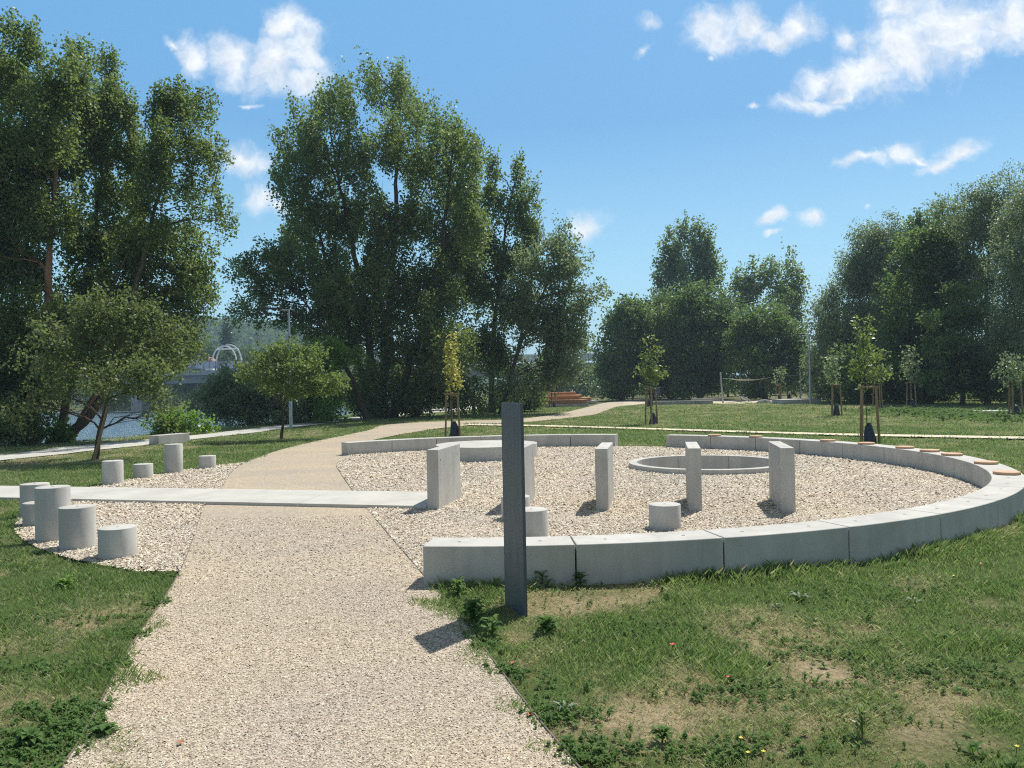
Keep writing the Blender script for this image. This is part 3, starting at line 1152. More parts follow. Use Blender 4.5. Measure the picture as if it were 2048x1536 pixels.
def limb(a, b, r0, r1, g, n=6, sag=0.12, up_first=0.5):
    a, b = np.array(a, float), np.array(b, float)
    d = b - a
    ln = np.linalg.norm(d)
    ctrl = a + d * 0.45 + np.array([0, 0, up_first * ln * 0.22]) * (1 if d[2] >= -0.1 * ln else 0) - np.array([d[0], d[1], 0]) * 0.12
    pts, rad = [], []
    for i in range(n + 1):
        t = i / n
        p = (1 - t) ** 2 * a + 2 * t * (1 - t) * ctrl + t * t * b
        if 0 < i < n:
            p = p + g.normal(size=3) * ln * 0.018
        pts.append(p)
        rad.append(r0 * (1 - t) ** 0.8 + r1)
    return pts, rad


NL = 0


def tree(name, label, cat, D, base, lobes, leafpx, kind='poplar', style='up', n_scale=1.0, trunk_px=20, fork=0.25,
         group=None, seed=1, thick=0.62, slen=None, trunks=None, bark=None, twigs=6, wid=0.75, base_z=0.0, droopy=0.0, gap=0.12,
         depth_jit=0.35, crown_name='crown', stuff=False, limbs=True, per=12, shift=0.0, clump=15.0):
    """lobes as (px, py, rx, ry[, depth offset in m]) measured on the photograph at distance D"""
    g = np.random.default_rng(seed)
    s = D / F_PX
    b = at(base[0], base[1], D)
    bx = b[0]
    z0 = base_z
    root = None if stuff else empty(name, (bx, D + shift, z0))
    if root is not None:
        tag(root, label, cat, group)
    O = np.array([bx, D + shift, z0])
    LB = []
    width = (max(l[0] + l[2] for l in lobes) - min(l[0] - l[2] for l in lobes)) * s
    area = 0
    for l in lobes:
        px, py, rx, ry = l[:4]
        dy = l[4] if len(l) > 4 else g.uniform(-1, 1) * depth_jit * width * 0.5
        dep = D + dy
        c = at(px, py, dep)
        k = dep / F_PX
        r = np.array([rx * k, max(rx * k * thick * 1.3, 0.18 * width), ry * k])
        LB.append((c + np.array([0, shift, 0]) - O, r))
        area += 3.14 * rx * ry
    leaf = leafpx * s * 1.3
    n = int(area / (leafpx ** 2) * 7.4 * n_scale)
    global NL
    NL += n
    if slen is None:
        slen = leaf * 5
    V, Fc, S = crown_mesh(LB, leaf, n, style, seed * 101, slen, wid=wid, droopy=droopy, gap=gap, per=per, clump=clump * s)
    # keep leaves above the ground
    ctr = V.reshape(-1, 4, 3)
    ok = (ctr[:, :, 2].min(axis=1) + z0) > (ground_z(ctr[:, 0, 0] + O[0], ctr[:, 0, 1] + O[1]) + 0.02)
    V = ctr[ok].reshape(-1, 3)
    Fc = np.arange(len(V)).reshape(-1, 4)
    cm = np_mesh(crown_name, V, Fc)
    co = link(name if stuff else crown_name, cm, M_LEAF[kind], root)
    if stuff:
        co.location = tuple(O)
        tag(co, label, cat, kind='stuff')
        return co
    # trunk and limbs
    mb = MB()
    r0 = trunk_px * s * 0.34
    top = max(c[2] + r[2] * 0.4 for c, r in LB)
    if trunks is None:
        trunks = [([(base[0], base[1]), (base[0], base[1] - (base[1] - min(l[1] for l in lobes)) * 0.9)], 1.0)]
    spine = []
    for pts, f in trunks:
        w = [at(px, py, D) + np.array([0, shift, 0]) - O for px, py in pts]
        w[0] = np.array([w[0][0], 0, -0.1])
        pp = resample3(w, max(0.35, leaf * 4))
        m_ = len(pp)
        rad = [r0 * f * (1 - 0.88 * (i / (m_ - 1)) ** 0.9) + (0.35 * r0 * f * math.exp(-i * 1.2)) for i in range(m_)]
        for i in range(1, m_ - 1):
            pp[i] = pp[i] + g.normal(size=3) * np.array([1, 1, 0]) * r0 * 0.16
        mb.tube(pp, rad, 9, cap=True)
        spine += [(p, rr) for p, rr in zip(pp, rad)]
    if limbs:
        for c, r in LB:
            # start from the spine point that is a bit lower than the lobe
            cand = [(np.linalg.norm((p - c) * np.array([1, 1, 0.75])) + (6 if p[2] > c[2] - r[2] * 0.2 else 0), p, rr) for p, rr in spine]
            _, p, rr = min(cand, key=lambda q: q[0])
            r1 = min(rr * 0.6, r0 * 0.34)
            tip = c + np.array([0, 0, r[2] * 0.55]) * (1 if style in ('up', 'fan') else 0.2)
            pts, rad = limb(p, tip, r1, 0.012 * s * 20, g)
            mb.tube(pts, rad, 6, cap=False)
            for q in range(twigs):
                t = g.uniform(0.2, 0.85)
                i0 = int(t * (len(pts) - 1))
                u = rand_unit(1, g)[0]
                tgt = c + u * r * 0.88
                if style in ('up', 'fan') and tgt[2] < pts[i0][2]:
                    tgt[2] = pts[i0][2] + abs(tgt[2] - pts[i0][2]) * 0.6
                a2, b2 = limb(pts[i0], tgt, rad[i0] * 0.5, 0.006 * s * 20, g, n=4)
                mb.tube(a2, b2, 4, cap=False)
    mb.build("trunk", bark or M_BARK, root, smooth=True)
    return root


def resample3(pts, step):
    pts = [np.array(p, float) for p in pts]
    P = [2 * pts[0] - pts[1]] + pts + [2 * pts[-1] - pts[-2]]
    out = []
    for i in range(1, len(P) - 2):
        n = max(3, int(np.linalg.norm(P[i + 1] - P[i]) / step))
        for k in range(n):
            t = k / n
            out.append(0.5 * ((2 * P[i]) + (-P[i - 1] + P[i + 1]) * t + (2 * P[i - 1] - 5 * P[i] + 4 * P[i + 1] - P[i + 2]) * t * t
                              + (-P[i - 1] + 3 * P[i] - 3 * P[i + 1] + P[i + 2]) * t ** 3))
    out.append(P[-2])
    return out


# --- left poplars on the bank
GL = "big poplars on the river bank"
tree("poplar_tree", "huge poplar filling the upper left corner, dark crown down to the bank", "tree", 28, (62, 893),
     [(38, 95, 30, 62), (-30, 150, 60, 80), (20, 190, 60, 70), (85, 200, 45, 70), (140, 160, 26, 66), (150, 230, 40, 70), (40, 290, 110, 90), (-40, 330, 100, 120),
      (110, 330, 70, 90), (10, 430, 110, 100), (100, 440, 70, 80), (-60, 520, 100, 120), (30, 560, 80, 80), (60, 660, 90, 90), (-50, 680, 100, 110), (20, 770, 100, 80), (-60, 820, 90, 60), (110, 760, 60, 60)],
     4.6, 'poplar', 'up', 1.02, 34, group=GL, seed=11,
     trunks=[([(62, 893), (70, 760), (92, 640), (100, 470), (110, 300), (60, 180)], 1.0)], bark=M_BARKRED)
tree("poplar_tree", "tall poplar with two pointed tops just right of the corner poplar", "tree", 31, (120, 885),
     [(155, 140, 24, 50), (205, 145, 26, 52), (205, 225, 45, 70), (245, 250, 35, 70), (180, 300, 60, 80), (265, 320, 40, 60), (220, 400, 70, 70), (180, 500, 80, 80), (250, 480, 50, 60), (160, 610, 70, 80), (120, 700, 60, 60)],
     4.4, 'poplar', 'up', 0.88, 26, group=GL, seed=12,
     trunks=[([(120, 885), (140, 740), (175, 560), (200, 380), (215, 220)], 1.0)])
tree("poplar_tree", "leaning poplar on the bank with a long side branch reaching into the sky", "tree", 29, (100, 885),
     [(343, 205, 24, 50), (318, 235, 26, 45), (375, 235, 24, 45), (412, 235, 18, 40), (330, 300, 50, 45), (395, 310, 45, 42), (445, 310, 22, 20), (300, 370, 45, 34),
      (365, 375, 50, 22), (425, 372, 32, 18), (410, 425, 52, 15), (452, 450, 24, 16), (320, 345, 40, 40), (280, 420, 40, 32)],
     4.2, 'poplar', 'up', 0.95, 26, group=GL, seed=13, slen=0.5, gap=0.2,
     trunks=[([(100, 885), (165, 845), (215, 770), (255, 640), (290, 500), (325, 350), (345, 230)], 1.15), ([(100, 885), (270, 470), (330, 420), (400, 415), (455, 440)], 0.4)])
tree("poplar_tree", "broad green poplar below the leaning one, with a bare stem showing", "tree", 30, (215, 865),
     [(335, 480, 70, 38), (280, 500, 60, 40), (385, 530, 45, 40), (345, 560, 60, 45), (395, 585, 35, 35), (240, 560, 60, 50), (285, 610, 70, 45), (350, 640, 50, 45), (220, 660, 70, 50), (330, 700, 55, 50), (250, 720, 60, 40), (300, 460, 50, 30), (375, 690, 25, 40)],
     4.4, 'poplar', 'round', 1.15, 20, group=GL, seed=14, slen=0.55, bark=M_BARKRED,
     trunks=[([(135, 885), (190, 790), (255, 690), (285, 590), (305, 520)], 1.0)])

tree("bank_thicket", "deep shaded thicket on the bank in the left corner under the poplars", "shrub", 27.5, (10, 893),
     [(10, 830, 50, 40), (-40, 850, 60, 50), (40, 860, 40, 28), (70, 830, 30, 30), (20, 880, 60, 16), (60, 790, 50, 30), (-30, 780, 60, 50)],
     4.8, 'poplar', 'round', 1.2, 5, stuff=True, seed=48, slen=0.35, crown_name='foliage', gap=-0.1)
# --- leaning young tree with its stake, in the grass
tree("apple_tree", "leaning young olive-leaved tree in the mown grass beside the concrete cylinders", "tree", 20.8, (188, 920),
     [(175, 650, 48, 28), (240, 612, 44, 32), (290, 655, 45, 34), (125, 680, 45, 24), (215, 700, 70, 34), (325, 712, 44, 36), (95, 722, 34, 18), (260, 755, 70, 32), (160, 752, 58, 26), (328, 780, 34, 26), (62, 808, 34, 11), (105, 782, 36, 14), (360, 690, 26, 24), (318, 838, 16, 24), (80, 655, 20, 12)],
     5.2, 'olive', 'round', 0.95, 17, seed=21, slen=0.38, gap=0.25, thick=0.7, clump=22.0, twigs=9,
     trunks=[([(188, 920), (200, 860), (214, 800), (222, 740), (240, 660)], 1.0)])
b0 = at(196, 915, 20.9)
sk = MB().tube([(b0[0], 20.7, 0), tuple(at(216, 812, 20.7))], 0.035, 8).build("tree_stake", M_STAKE)
tag(sk, "slanting wooden stake propped along the leaning olive-leaved tree", "stake")

tree("small_tree", "small spreading tree in the grass just in front of the left street lamp", "tree", 28.2, (562, 878),
     [(548, 712, 40, 24), (600, 730, 50, 26), (530, 750, 46, 24), (645, 762, 46, 22), (580, 778, 70, 20), (508, 735, 28, 16), (676, 778, 22, 16), (625, 705, 26, 14), (560, 690, 22, 12)],
     4.4, 'poplar', 'flat', 0.85, 9, seed=22, slen=0.42, gap=0.2, clump=12.0,
     trunks=[([(562, 878), (566, 830), (562, 790), (572, 750), (575, 715)], 1.0)])

# --- central poplars
tree("poplar_tree", "giant many-stemmed poplar in the middle, tallest against the sky", "tree", 48, (760, 836),
     [(655, 225, 34, 55), (615, 270, 34, 60), (572, 300, 24, 50), (580, 370, 42, 60), (690, 200, 22, 40), (880, 300, 24, 70), (935, 400, 34, 80), (945, 480, 40, 70), (600, 500, 50, 50), (700, 250, 24, 55), (748, 185, 26, 60), (798, 190, 30, 66), (830, 250, 26, 55),
      (862, 250, 14, 50), (905, 290, 28, 75), (940, 330, 26, 65), (640, 330, 50, 70), (710, 330, 50, 80), (780, 310, 45, 80), (850, 350, 45, 80), (905, 400, 45, 80),
      (610, 440, 45, 60), (670, 450, 60, 80), (750, 450, 60, 90), (830, 460, 60, 80), (910, 500, 50, 80), (640, 540, 55, 60), (720, 580, 70, 80), (810, 590, 70, 80),
      (890, 610, 60, 70), (690, 640, 60, 50), (765, 650, 60, 60), (850, 640, 50, 60), (905, 700, 50, 60), (660, 600, 40, 50), (770, 530, 50, 60), (870, 560, 50, 60), (700, 700, 60, 50), (800, 710, 70, 60), (870, 710, 55, 60), (745, 770, 45, 40), (830, 780, 50, 35)],
     4.0, 'poplar', 'up', 0.82, 36, group="central poplars", seed=31, gap=0.2, twigs=7,
     trunks=[([(760, 836), (745, 740), (728, 600), (690, 420), (660, 260)], 0.85), ([(765, 836), (770, 700), (785, 520), (795, 330), (798, 200)], 0.9),
             ([(785, 836), (820, 730), (860, 600), (890, 440), (905, 270)], 0.7), ([(750, 836), (725, 760), (700, 660), (620, 420), (600, 300)], 0.6), ([(830, 836), (840, 770), (850, 700)], 0.7)])
tree("poplar_tree", "low dark poplar limb reaching left over the lamp, open to the sky", "tree", 45, (735, 832),
     [(560, 500, 42, 20), (520, 530, 40, 24), (585, 535, 50, 34), (478, 548, 24, 14), (545, 575, 50, 26), (610, 600, 50, 40), (505, 610, 34, 16), (560, 630, 50, 18), (640, 650, 45, 30), (670, 600, 40, 50), (480, 632, 18, 8)],
     3.9, 'poplar', 'round', 1.15, 18, group="central poplars", seed=32, slen=0.6, gap=0.2,
     trunks=[([(735, 832), (705, 760), (665, 690), (615, 610), (560, 545)], 1.0)])
tree("poplar_tree", "second poplar, right of the giant one, with ragged twin tops", "tree", 53, (985, 825),
     [(985, 350, 16, 38), (1035, 365, 20, 34), (1062, 400, 15, 32), (980, 420, 34, 50), (1030, 440, 42, 50), (960, 500, 45, 60), (935, 560, 40, 70), (1060, 480, 30, 50), (1020, 530, 55, 60), (970, 600, 50, 70), (1030, 630, 50, 60), (960, 700, 55, 60), (1010, 730, 50, 50)],
     3.9, 'poplar', 'up', 0.80, 20, group="central poplars", seed=33, gap=0.2,
     trunks=[([(985, 825), (985, 700), (1000, 560), (1015, 430), (1035, 350)], 1.0), ([(1000, 825), (1040, 680), (1070, 520), (1080, 440)], 0.6)])
tree("willow_tree", "paler feathery tree leaning right at the edge of the central poplars", "tree", 50, (1000, 828),
     [(1098, 505, 30, 40), (1132, 508, 22, 28), (1070, 545, 45, 50), (1125, 560, 42, 36), (1155, 590, 28, 22), (1095, 620, 55, 44), (1145, 632, 38, 26), (1125, 665, 40, 32), (1112, 462, 7, 18), (1140, 478, 6, 16), (1165, 535, 16, 8), (1186, 588, 12, 8), (1040, 600, 45, 50), (1190, 590, 14, 14), (1070, 660, 60, 50), (1130, 680, 35, 40), (1085, 740, 50, 40), (1040, 780, 45, 32), (1120, 740, 30, 35)],
     3.9, 'silver', 'fan', 0.9, 13, thick=0.35, depth_jit=0.15, group=None, seed=34, slen=0.8, gap=0.16,
     trunks=[([(1000, 828), (1025, 740), (1060, 640), (1110, 540), (1140, 480)], 1.0)])

# --- shrubs of the middle ground
tree("dark_shrub", "wide willow shrub with black shade beneath, beyond the riverside path", "shrub", 42, (500, 850),
     [(440, 778, 30, 26), (475, 768, 42, 26), (525, 765, 45, 32), (440, 800, 40, 28), (500, 805, 60, 34), (560, 810, 50, 34), (470, 830, 55, 22), (540, 838, 70, 20), (400, 815, 18, 8)],
     3.8, 'silver', 'fan', 1.35, 14, seed=41, slen=0.55, crown_name='foliage', gap=0.0, thick=0.9)
tree("green_shrub", "vivid green shrub tree behind the street lamp", "shrub", 43, (640, 848),
     [(600, 720, 40, 35), (640, 725, 45, 40), (660, 770, 38, 45), (610, 780, 50, 45), (650, 820, 40, 28), (600, 825, 45, 25), (680, 700, 30, 30)],
     4.2, 'bright', 'round', 1.2, 12, seed=42, slen=0.5, crown_name='foliage', gap=0.0)
tree("bright_bush", "sunlit yellow-green bush on the bank behind the bench block", "shrub", 33.5, (355, 885),
     [(330, 850, 26, 20), (365, 848, 30, 22), (395, 855, 24, 14), (345, 862, 34, 14), (350, 830, 14, 10)],
     4.6, 'bright', 'round', 1.5, 6, seed=43, slen=0.3, crown_name='foliage', gap=-0.1, base_z=-0.35)
tree("bank_bush", "small bush at the water's edge below the leaning poplar trunk", "shrub", 29, (112, 890),
     [(112, 868, 20, 20), (125, 885, 14, 10), (95, 880, 14, 12)],
     4.8, 'bright', 'round', 1.2, 4, seed=44, slen=0.3, crown_name='foliage', gap=-0.1, base_z=-0.2)
tree("undergrowth", "dark undergrowth at the foot of the giant poplar", "shrub", 47, (790, 838),
     [(700, 800, 40, 28), (740, 815, 40, 20), (800, 800, 50, 32), (850, 800, 40, 30), (900, 770, 40, 35), (780, 825, 40, 12), (930, 790, 40, 30), (960, 800, 30, 22)],
     4.0, 'poplar', 'round', 1.2, 8, stuff=True, seed=45, slen=0.5, crown_name='foliage', gap=0.0)
tree("round_shrub", "grey-green shrub left of the timber seating steps", "shrub", 54, (1040, 826),
     [(1030, 800, 34, 24), (1055, 790, 26, 26), (1010, 805, 30, 20), (1070, 815, 20, 10)],
     3.8, 'poplar', 'round', 1.3, 6, seed=46, slen=0.4, crown_name='foliage', gap=-0.1)
tree("pale_undergrowth", "pale olive shrub seen between the trunks of the giant poplar", "shrub", 62, (870, 826),
     [(740, 760, 40, 40), (800, 770, 40, 36), (860, 790, 40, 30), (700, 780, 36, 36), (900, 740, 40, 40)],
     4.0, 'olive', 'round', 1.0, 8, stuff=True, seed=47, slen=0.6, crown_name='foliage')

# --- trees behind the playground
GB = "trees behind the playground"
tree("poplar_tree", "tall poplar standing up behind the dark middle trees", "tree", 112, (1378, 790),
     [(1338, 520, 18, 38), (1368, 505, 16, 36), (1405, 500, 17, 40), (1425, 530, 14, 30), (1350, 560, 30, 40), (1400, 560, 40, 45), (1325, 580, 24, 24), (1435, 570, 16, 16), (1370, 600, 50, 40), (1380, 680, 50, 60)],
     3.8, 'poplar', 'up', 1.0, 16, clump=21.0, group=GB, seed=51)
tree("dark_tree", "dark rounded tree at the left end of the middle group", "tree", 88, (1245, 795),
     [(1232, 668, 22, 30), (1262, 640, 26, 26), (1212, 700, 16, 24), (1240, 690, 34, 40), (1262, 670, 34, 40), (1222, 720, 34, 45), (1265, 720, 50, 50), (1235, 765, 45, 26), (1280, 640, 26, 30)],
     4.0, 'green', 'round', 1.44, 14, clump=21.0, group=GB, seed=52, gap=0.0)
tree("dark_tree", "dark leafy tree with leaning bare stems under its crown", "tree", 92, (1305, 795),
     [(1305, 640, 40, 45), (1330, 680, 50, 50), (1295, 710, 50, 50), (1345, 740, 50, 40), (1300, 752, 50, 20), (1325, 615, 24, 24)],
     4.0, 'green', 'round', 1.44, 14, clump=21.0, group=GB, seed=53, gap=0.0, trunks=[([(1305, 795), (1298, 750), (1320, 660)], 1.0), ([(1340, 795), (1325, 760), (1335, 680)], 0.7)])
tree("dark_tree", "broad dark tree directly in front of the tall back poplar", "tree", 86, (1400, 797),
     [(1385, 600, 26, 22), (1420, 604, 22, 20), (1355, 622, 20, 20), (1448, 640, 18, 24), (1390, 625, 45, 30), (1370, 655, 50, 45), (1420, 650, 46, 42), (1390, 700, 70, 50), (1440, 700, 40, 50), (1400, 755, 70, 36), (1350, 760, 40, 30)],
     4.0, 'green', 'round', 1.44, 16, clump=21.0, group=GB, seed=54, gap=0.0)
tree("spruce_tree", "small dark spruce poking out right of the middle group", "tree", 96, (1456, 795),
     [(1452, 590, 4, 16), (1454, 610, 8, 16), (1456, 632, 13, 16), (1458, 655, 17, 18), (1458, 690, 20, 30)],
     3.4, 'dark', 'flat', 1.6, 6, clump=7.0, group=GB, seed=55, limbs=False, slen=0.6, wid=0.4)
tree("broad_tree", "sunlit yellowish green tree at the right end of the middle group", "tree", 80, (1530, 797),
     [(1482, 652, 22, 20), (1520, 638, 26, 22), (1555, 652, 20, 22), (1588, 700, 14, 20), (1495, 675, 36, 30), (1540, 670, 40, 34), (1565, 700, 30, 34), (1500, 710, 50, 40), (1560, 730, 40, 40), (1580, 760, 26, 28), (1510, 765, 50, 26)],
     4.0, 'green', 'round', 1.38, 14, clump=21.0, group=GB, seed=56, gap=0.05)
tree("poplar_tree", "round-headed tall tree with bare forked limbs above the sunlit tree", "tree", 106, (1512, 790),
     [(1500, 555, 26, 26), (1530, 550, 24, 24), (1488, 585, 22, 24), (1545, 585, 24, 26), (1515, 600, 36, 26), (1475, 600, 14, 12), (1520, 640, 30, 26)],
     3.8, 'poplar', 'round', 1.0, 16, clump=21.0, group=GB, seed=57, slen=0.9, trunks=[([(1512, 790), (1510, 640), (1505, 570)], 1.0), ([(1515, 660), (1545, 610), (1552, 580)], 0.4)])
tree("poplar_tree", "slim tall poplar beside the sky gap above the right lamp", "tree", 108, (1588, 790),
     [(1580, 550, 14, 24), (1590, 575, 20, 26), (1600, 600, 14, 18), (1578, 620, 22, 30), (1592, 655, 18, 26), (1580, 700, 24, 40), (1595, 745, 20, 36)],
     3.8, 'poplar', 'up', 1.0, 10, clump=21.0, group=GB, seed=58)
tree("low_tree", "low grey-green tree in the gap under the right street lamp", "tree", 118, (1615, 792),
     [(1610, 740, 26, 26), (1632, 730, 22, 26), (1600, 765, 30, 20), (1640, 760, 24, 24)],
     3.8, 'silver', 'round', 1.1, 8, clump=21.0, group=GB, seed=59)

tree("distant_undergrowth", "distant dark undergrowth closing the view under the middle trees", "shrub", 122, (1400, 796),
     [(px, 778, 32, 20, (k % 3) * 2.0) for k, px in enumerate(range(1200, 1650, 34))], 4.2, 'green', 'round', 1.2, 8, stuff=True, seed=60, slen=0.8, crown_name='foliage', gap=-0.1)
# --- the wooded edge on the right
GR = "tall trees along the right edge of the meadow"
tree("willow_tree", "greyish willow nearest the sky gap, lowest of the right-hand trees", "tree", 66, (1668, 803),
     [(1655, 590, 28, 40), (1640, 640, 24, 40), (1670, 630, 34, 44), (1650, 700, 38, 50), (1636, 745, 24, 40), (1685, 740, 40, 50), (1655, 778, 34, 24), (1690, 670, 30, 40)],
     4.2, 'silver', 'droop', 1.49, 14, clump=22.0, group=GR, seed=61, slen=0.9, wid=0.4, gap=0.05)
tree("willow_tree", "silvery willow with an airy round top standing out against the sky", "tree", 63, (1720, 806),
     [(1722, 482, 34, 34), (1706, 525, 38, 38), (1750, 560, 40, 50), (1740, 640, 50, 60), (1735, 520, 34, 40), (1700, 570, 34, 40), (1720, 620, 50, 50), (1700, 680, 50, 50), (1720, 750, 50, 50)],
     4.2, 'silver', 'droop', 1.43, 14, clump=22.0, group=GR, seed=62, slen=0.9, wid=0.4, gap=0.1)
tree("willow_tree", "pale willow between the airy one and the big green tree", "tree", 61, (1785, 808),
     [(1800, 480, 30, 36), (1775, 500, 34, 40), (1815, 540, 40, 50), (1820, 600, 40, 50), (1790, 540, 40, 45), (1770, 610, 44, 50), (1780, 690, 50, 60), (1775, 760, 55, 45)],
     4.2, 'silver', 'droop', 1.43, 14, clump=22.0, group=GR, seed=63, slen=0.9, wid=0.4, gap=0.05)
tree("green_tree", "big dense green tree in the middle of the right-hand wood", "tree", 55, (1860, 812),
     [(1860, 470, 44, 36), (1890, 460, 40, 36), (1835, 520, 50, 45), (1890, 530, 60, 50), (1850, 600, 70, 60), (1900, 620, 60, 55), (1820, 670, 50, 55), (1880, 700, 70, 55), (1840, 760, 70, 45)],
     4.6, 'green', 'round', 1.32, 18, clump=22.0, group=GR, seed=64, gap=0.0)
tree("willow_tree", "tall silver willow rising highest near the right border", "tree", 52, (1975, 815),
     [(1905, 420, 40, 30), (1950, 410, 44, 34), (2000, 390, 36, 34), (1990, 440, 60, 50), (1950, 480, 60, 60), (1985, 560, 60, 60), (1955, 640, 50, 60), (1990, 720, 60, 60)],
     4.4, 'silver', 'droop', 1.49, 16, clump=22.0, group=GR, seed=65, slen=0.9, wid=0.4, gap=0.05)
tree("willow_tree", "drooping willow cut by the right border of the view", "tree", 46, (2060, 820),
     [(2050, 390, 36, 34), (2060, 460, 60, 60), (2040, 540, 60, 70), (2070, 620, 70, 70), (2035, 680, 50, 60), (2060, 750, 70, 60), (2110, 500, 60, 120)],
     4.8, 'silver', 'droop', 1.49, 18, clump=22.0, group=GR, seed=66, slen=0.9, wid=0.4, gap=0.05)
tree("green_tree", "lower green tree with bright tips in front of the silver willows", "tree", 49, (1925, 816),
     [(1915, 580, 30, 30), (1880, 640, 40, 30), (1925, 640, 40, 40), (1900, 690, 50, 40), (1940, 720, 50, 50), (1890, 760, 60, 40), (1960, 775, 50, 36)],
     4.8, 'green', 'flat', 1.1, 12, clump=22.0, group=GR, seed=67, slen=0.6, gap=0.1)
tree("forest_edge_undergrowth", "dark low shrubbery closing the foot of the right-hand wood", "shrub", 57, (1830, 812),
     [(1690, 780, 40, 24), (1740, 780, 45, 26), (1800, 785, 50, 26), (1860, 785, 50, 28), (1920, 790, 50, 26), (1980, 795, 50, 26), (2040, 800, 50, 26), (1700, 740, 45, 40), (2030, 750, 60, 50), (1780, 745, 50, 40)],
     4.6, 'green', 'round', 1.3, 10, stuff=True, seed=68, slen=0.6, crown_name='foliage', gap=0.0)

# --- trees closing the gaps further off
tree("distant_woods", "pale trees in the gap below the bridge, behind the timber seating", "tree", 118, (1135, 788),
     [(1105, 740, 30, 34), (1140, 735, 26, 30), (1160, 760, 24, 24), (1085, 765, 30, 24), (1130, 770, 40, 18), (1185, 770, 24, 18), (1130, 700, 24, 24)],
     3.8, 'silver', 'round', 1.2, 8, stuff=True, seed=71)
tree("far_bank_woods", "dark green trees on the far river bank under the bridge", "tree", 166, (395, 812),
     [(345, 790, 34, 24), (390, 785, 34, 26), (430, 795, 30, 18), (300, 790, 36, 26), (250, 790, 36, 26), (470, 795, 34, 22), (200, 790, 40, 26), (530, 790, 40, 24)],
     3.6, 'far', 'round', 1.3, 8, stuff=True, seed=72, slen=1.2)
tree("woods_behind_bridge", "trees just behind the bridge, left of the steel arches", "tree", 195, (395, 800),
     [(360, 710, 30, 36), (400, 700, 28, 30), (410, 730, 26, 20), (340, 740, 30, 30), (480, 720, 20, 18), (500, 725, 26, 20), (540, 720, 30, 26), (445, 725, 26, 20)],
     3.6, 'far', 'round', 1.2, 8, stuff=True, seed=73, slen=1.4)
tree("conifer_tree", "dark pointed conifer behind the steel arches on the bridge", "tree", 190, (453, 800),
     [(453, 660, 7, 12), (453, 680, 14, 16), (453, 700, 19, 18), (453, 725, 22, 18)],
     3.4, 'dark', 'up', 1.5, 6, seed=74, limbs=False, slen=1.2, wid=0.4)


# --- wooded hill far off
def build_hill():
    xs, ys = np.linspace(-520, 120, 60), np.linspace(330, 900, 40)
    X, Y = np.meshgrid(xs, ys)

    def hz(X, Y):
        prof = np.interp(X / Y, [-0.9, -0.62, -0.42, -0.30, -0.2, -0.05, 0.1], [0.115, 0.1, 0.083, 0.072, 0.05, 0.02, 0.0])
        ramp_ = np.clip((Y - 330) / 190, 0, 1)
        ramp_ = ramp_ * ramp_ * (3 - 2 * ramp_)
        return prof * 520 * ramp_ + (fbm(X / 60, Y / 60, 9) - 0.5) * 6 * ramp_ - 0.5
    Z = hz(X, Y)
    v = np.c_[X.ravel(), Y.ravel(), Z.ravel()]
    nx, ny = len(xs), len(ys)
    i, j = np.meshgrid(np.arange(nx - 1), np.arange(ny - 1))
    p = (j * nx + i).ravel()
    me = np_mesh("far_hill", v, np.c_[p, p + 1, p + nx + 1, p + nx], smooth=True)
    tag(link("far_hill", me, mat_plain("hill_soil", (0.035, 0.06, 0.02), 0.95, 0, 0.1, 0.3, 0.1)), kind='structure')
    g = np.random.default_rng(5)
    V = []
    n = 1500
    yy = g.uniform(340, 560, n)
    q = g.uniform(-0.62, -0.24, n)
    xx = q * yy
    zz = hz(xx, yy)
    for x, y, z in zip(xx, yy, zz):
        r = g.uniform(4.0, 7.5)
        u = rand_unit(46, g)
        u[:, 2] = np.abs(u[:, 2]) * 1.1 - 0.25
        c = np.array([x, y, z + r * 0.8]) + u * np.array([r, r, r * 1.05]) * g.uniform(0.75, 1.0, (46, 1))
        ax = rand_unit(46, g)
        nr = u + rand_unit(46, g) * 0.8
        L = g.uniform(1.8, 3.4, 46)
        vv, _ = leaf_quads(c, ax, nr / np.linalg.norm(nr, axis=1)[:, None], L, L * 0.9)
        V.append(vv)
    V = np.concatenate(V)
    me = np_mesh("hillside_forest", V, np.arange(len(V)).reshape(-1, 4))
    tag(link("hillside_forest", me, M_LEAF['far']), "bluish wood covering the far hill beyond the bridge", "forest", kind='stuff')


build_hill()


# ------------------------------------------------------------------ the bridge
def build_bridge():
    D = 150.0
    root = empty("road_bridge", (0, D, 0))
    tag(root, "long grey concrete bridge with railing crossing the river behind the trees", "bridge")
    zt = at(400, 741, D)[2]
    zr = at(400, 722, D)[2] - zt
    zb = at(400, 766, D)[2]
    x0, x1 = -150.0, 70.0
    MB().box(x0, x1, 0, 11, zt - 0.9, zt).build("deck", M_FARCON, root)
    MB().box(x0, x1, 0.8, 10.2, zb, zt - 0.9).build("girder", mat_concrete("girder_concrete", (0.30, 0.31, 0.32), 0.1, 0.08), root)
    for x in (-118, -74, -30, 14, 58):
        MB().box(x - 1.1, x + 1.1, 2, 9, -3.2, zb).build("pier", M_FARCON, root, bevel=0.15)
    MB().box(x0, x1, 0.02, 0.10, zt + zr - 0.08, zt + zr).build("handrail", M_RAIL, root)
    posts = [x for x in np.arange(x0 + 0.5, x1, 1.15) if (-70 < x < -38) or (5 < x < 22)]
    for x in posts:
        MB().box(x - 0.05, x + 0.05, 0.03, 0.09, zt, zt + zr - 0.08).build("railing_post", M_RAIL, root)
    pn = MB()
    pn.box(x0, x1, 0.5, 0.56, zt + 0.35, zt + zr - 0.12)
    pn.build("parapet_panel", mat_graffiti(), root)
    return root, zt, D


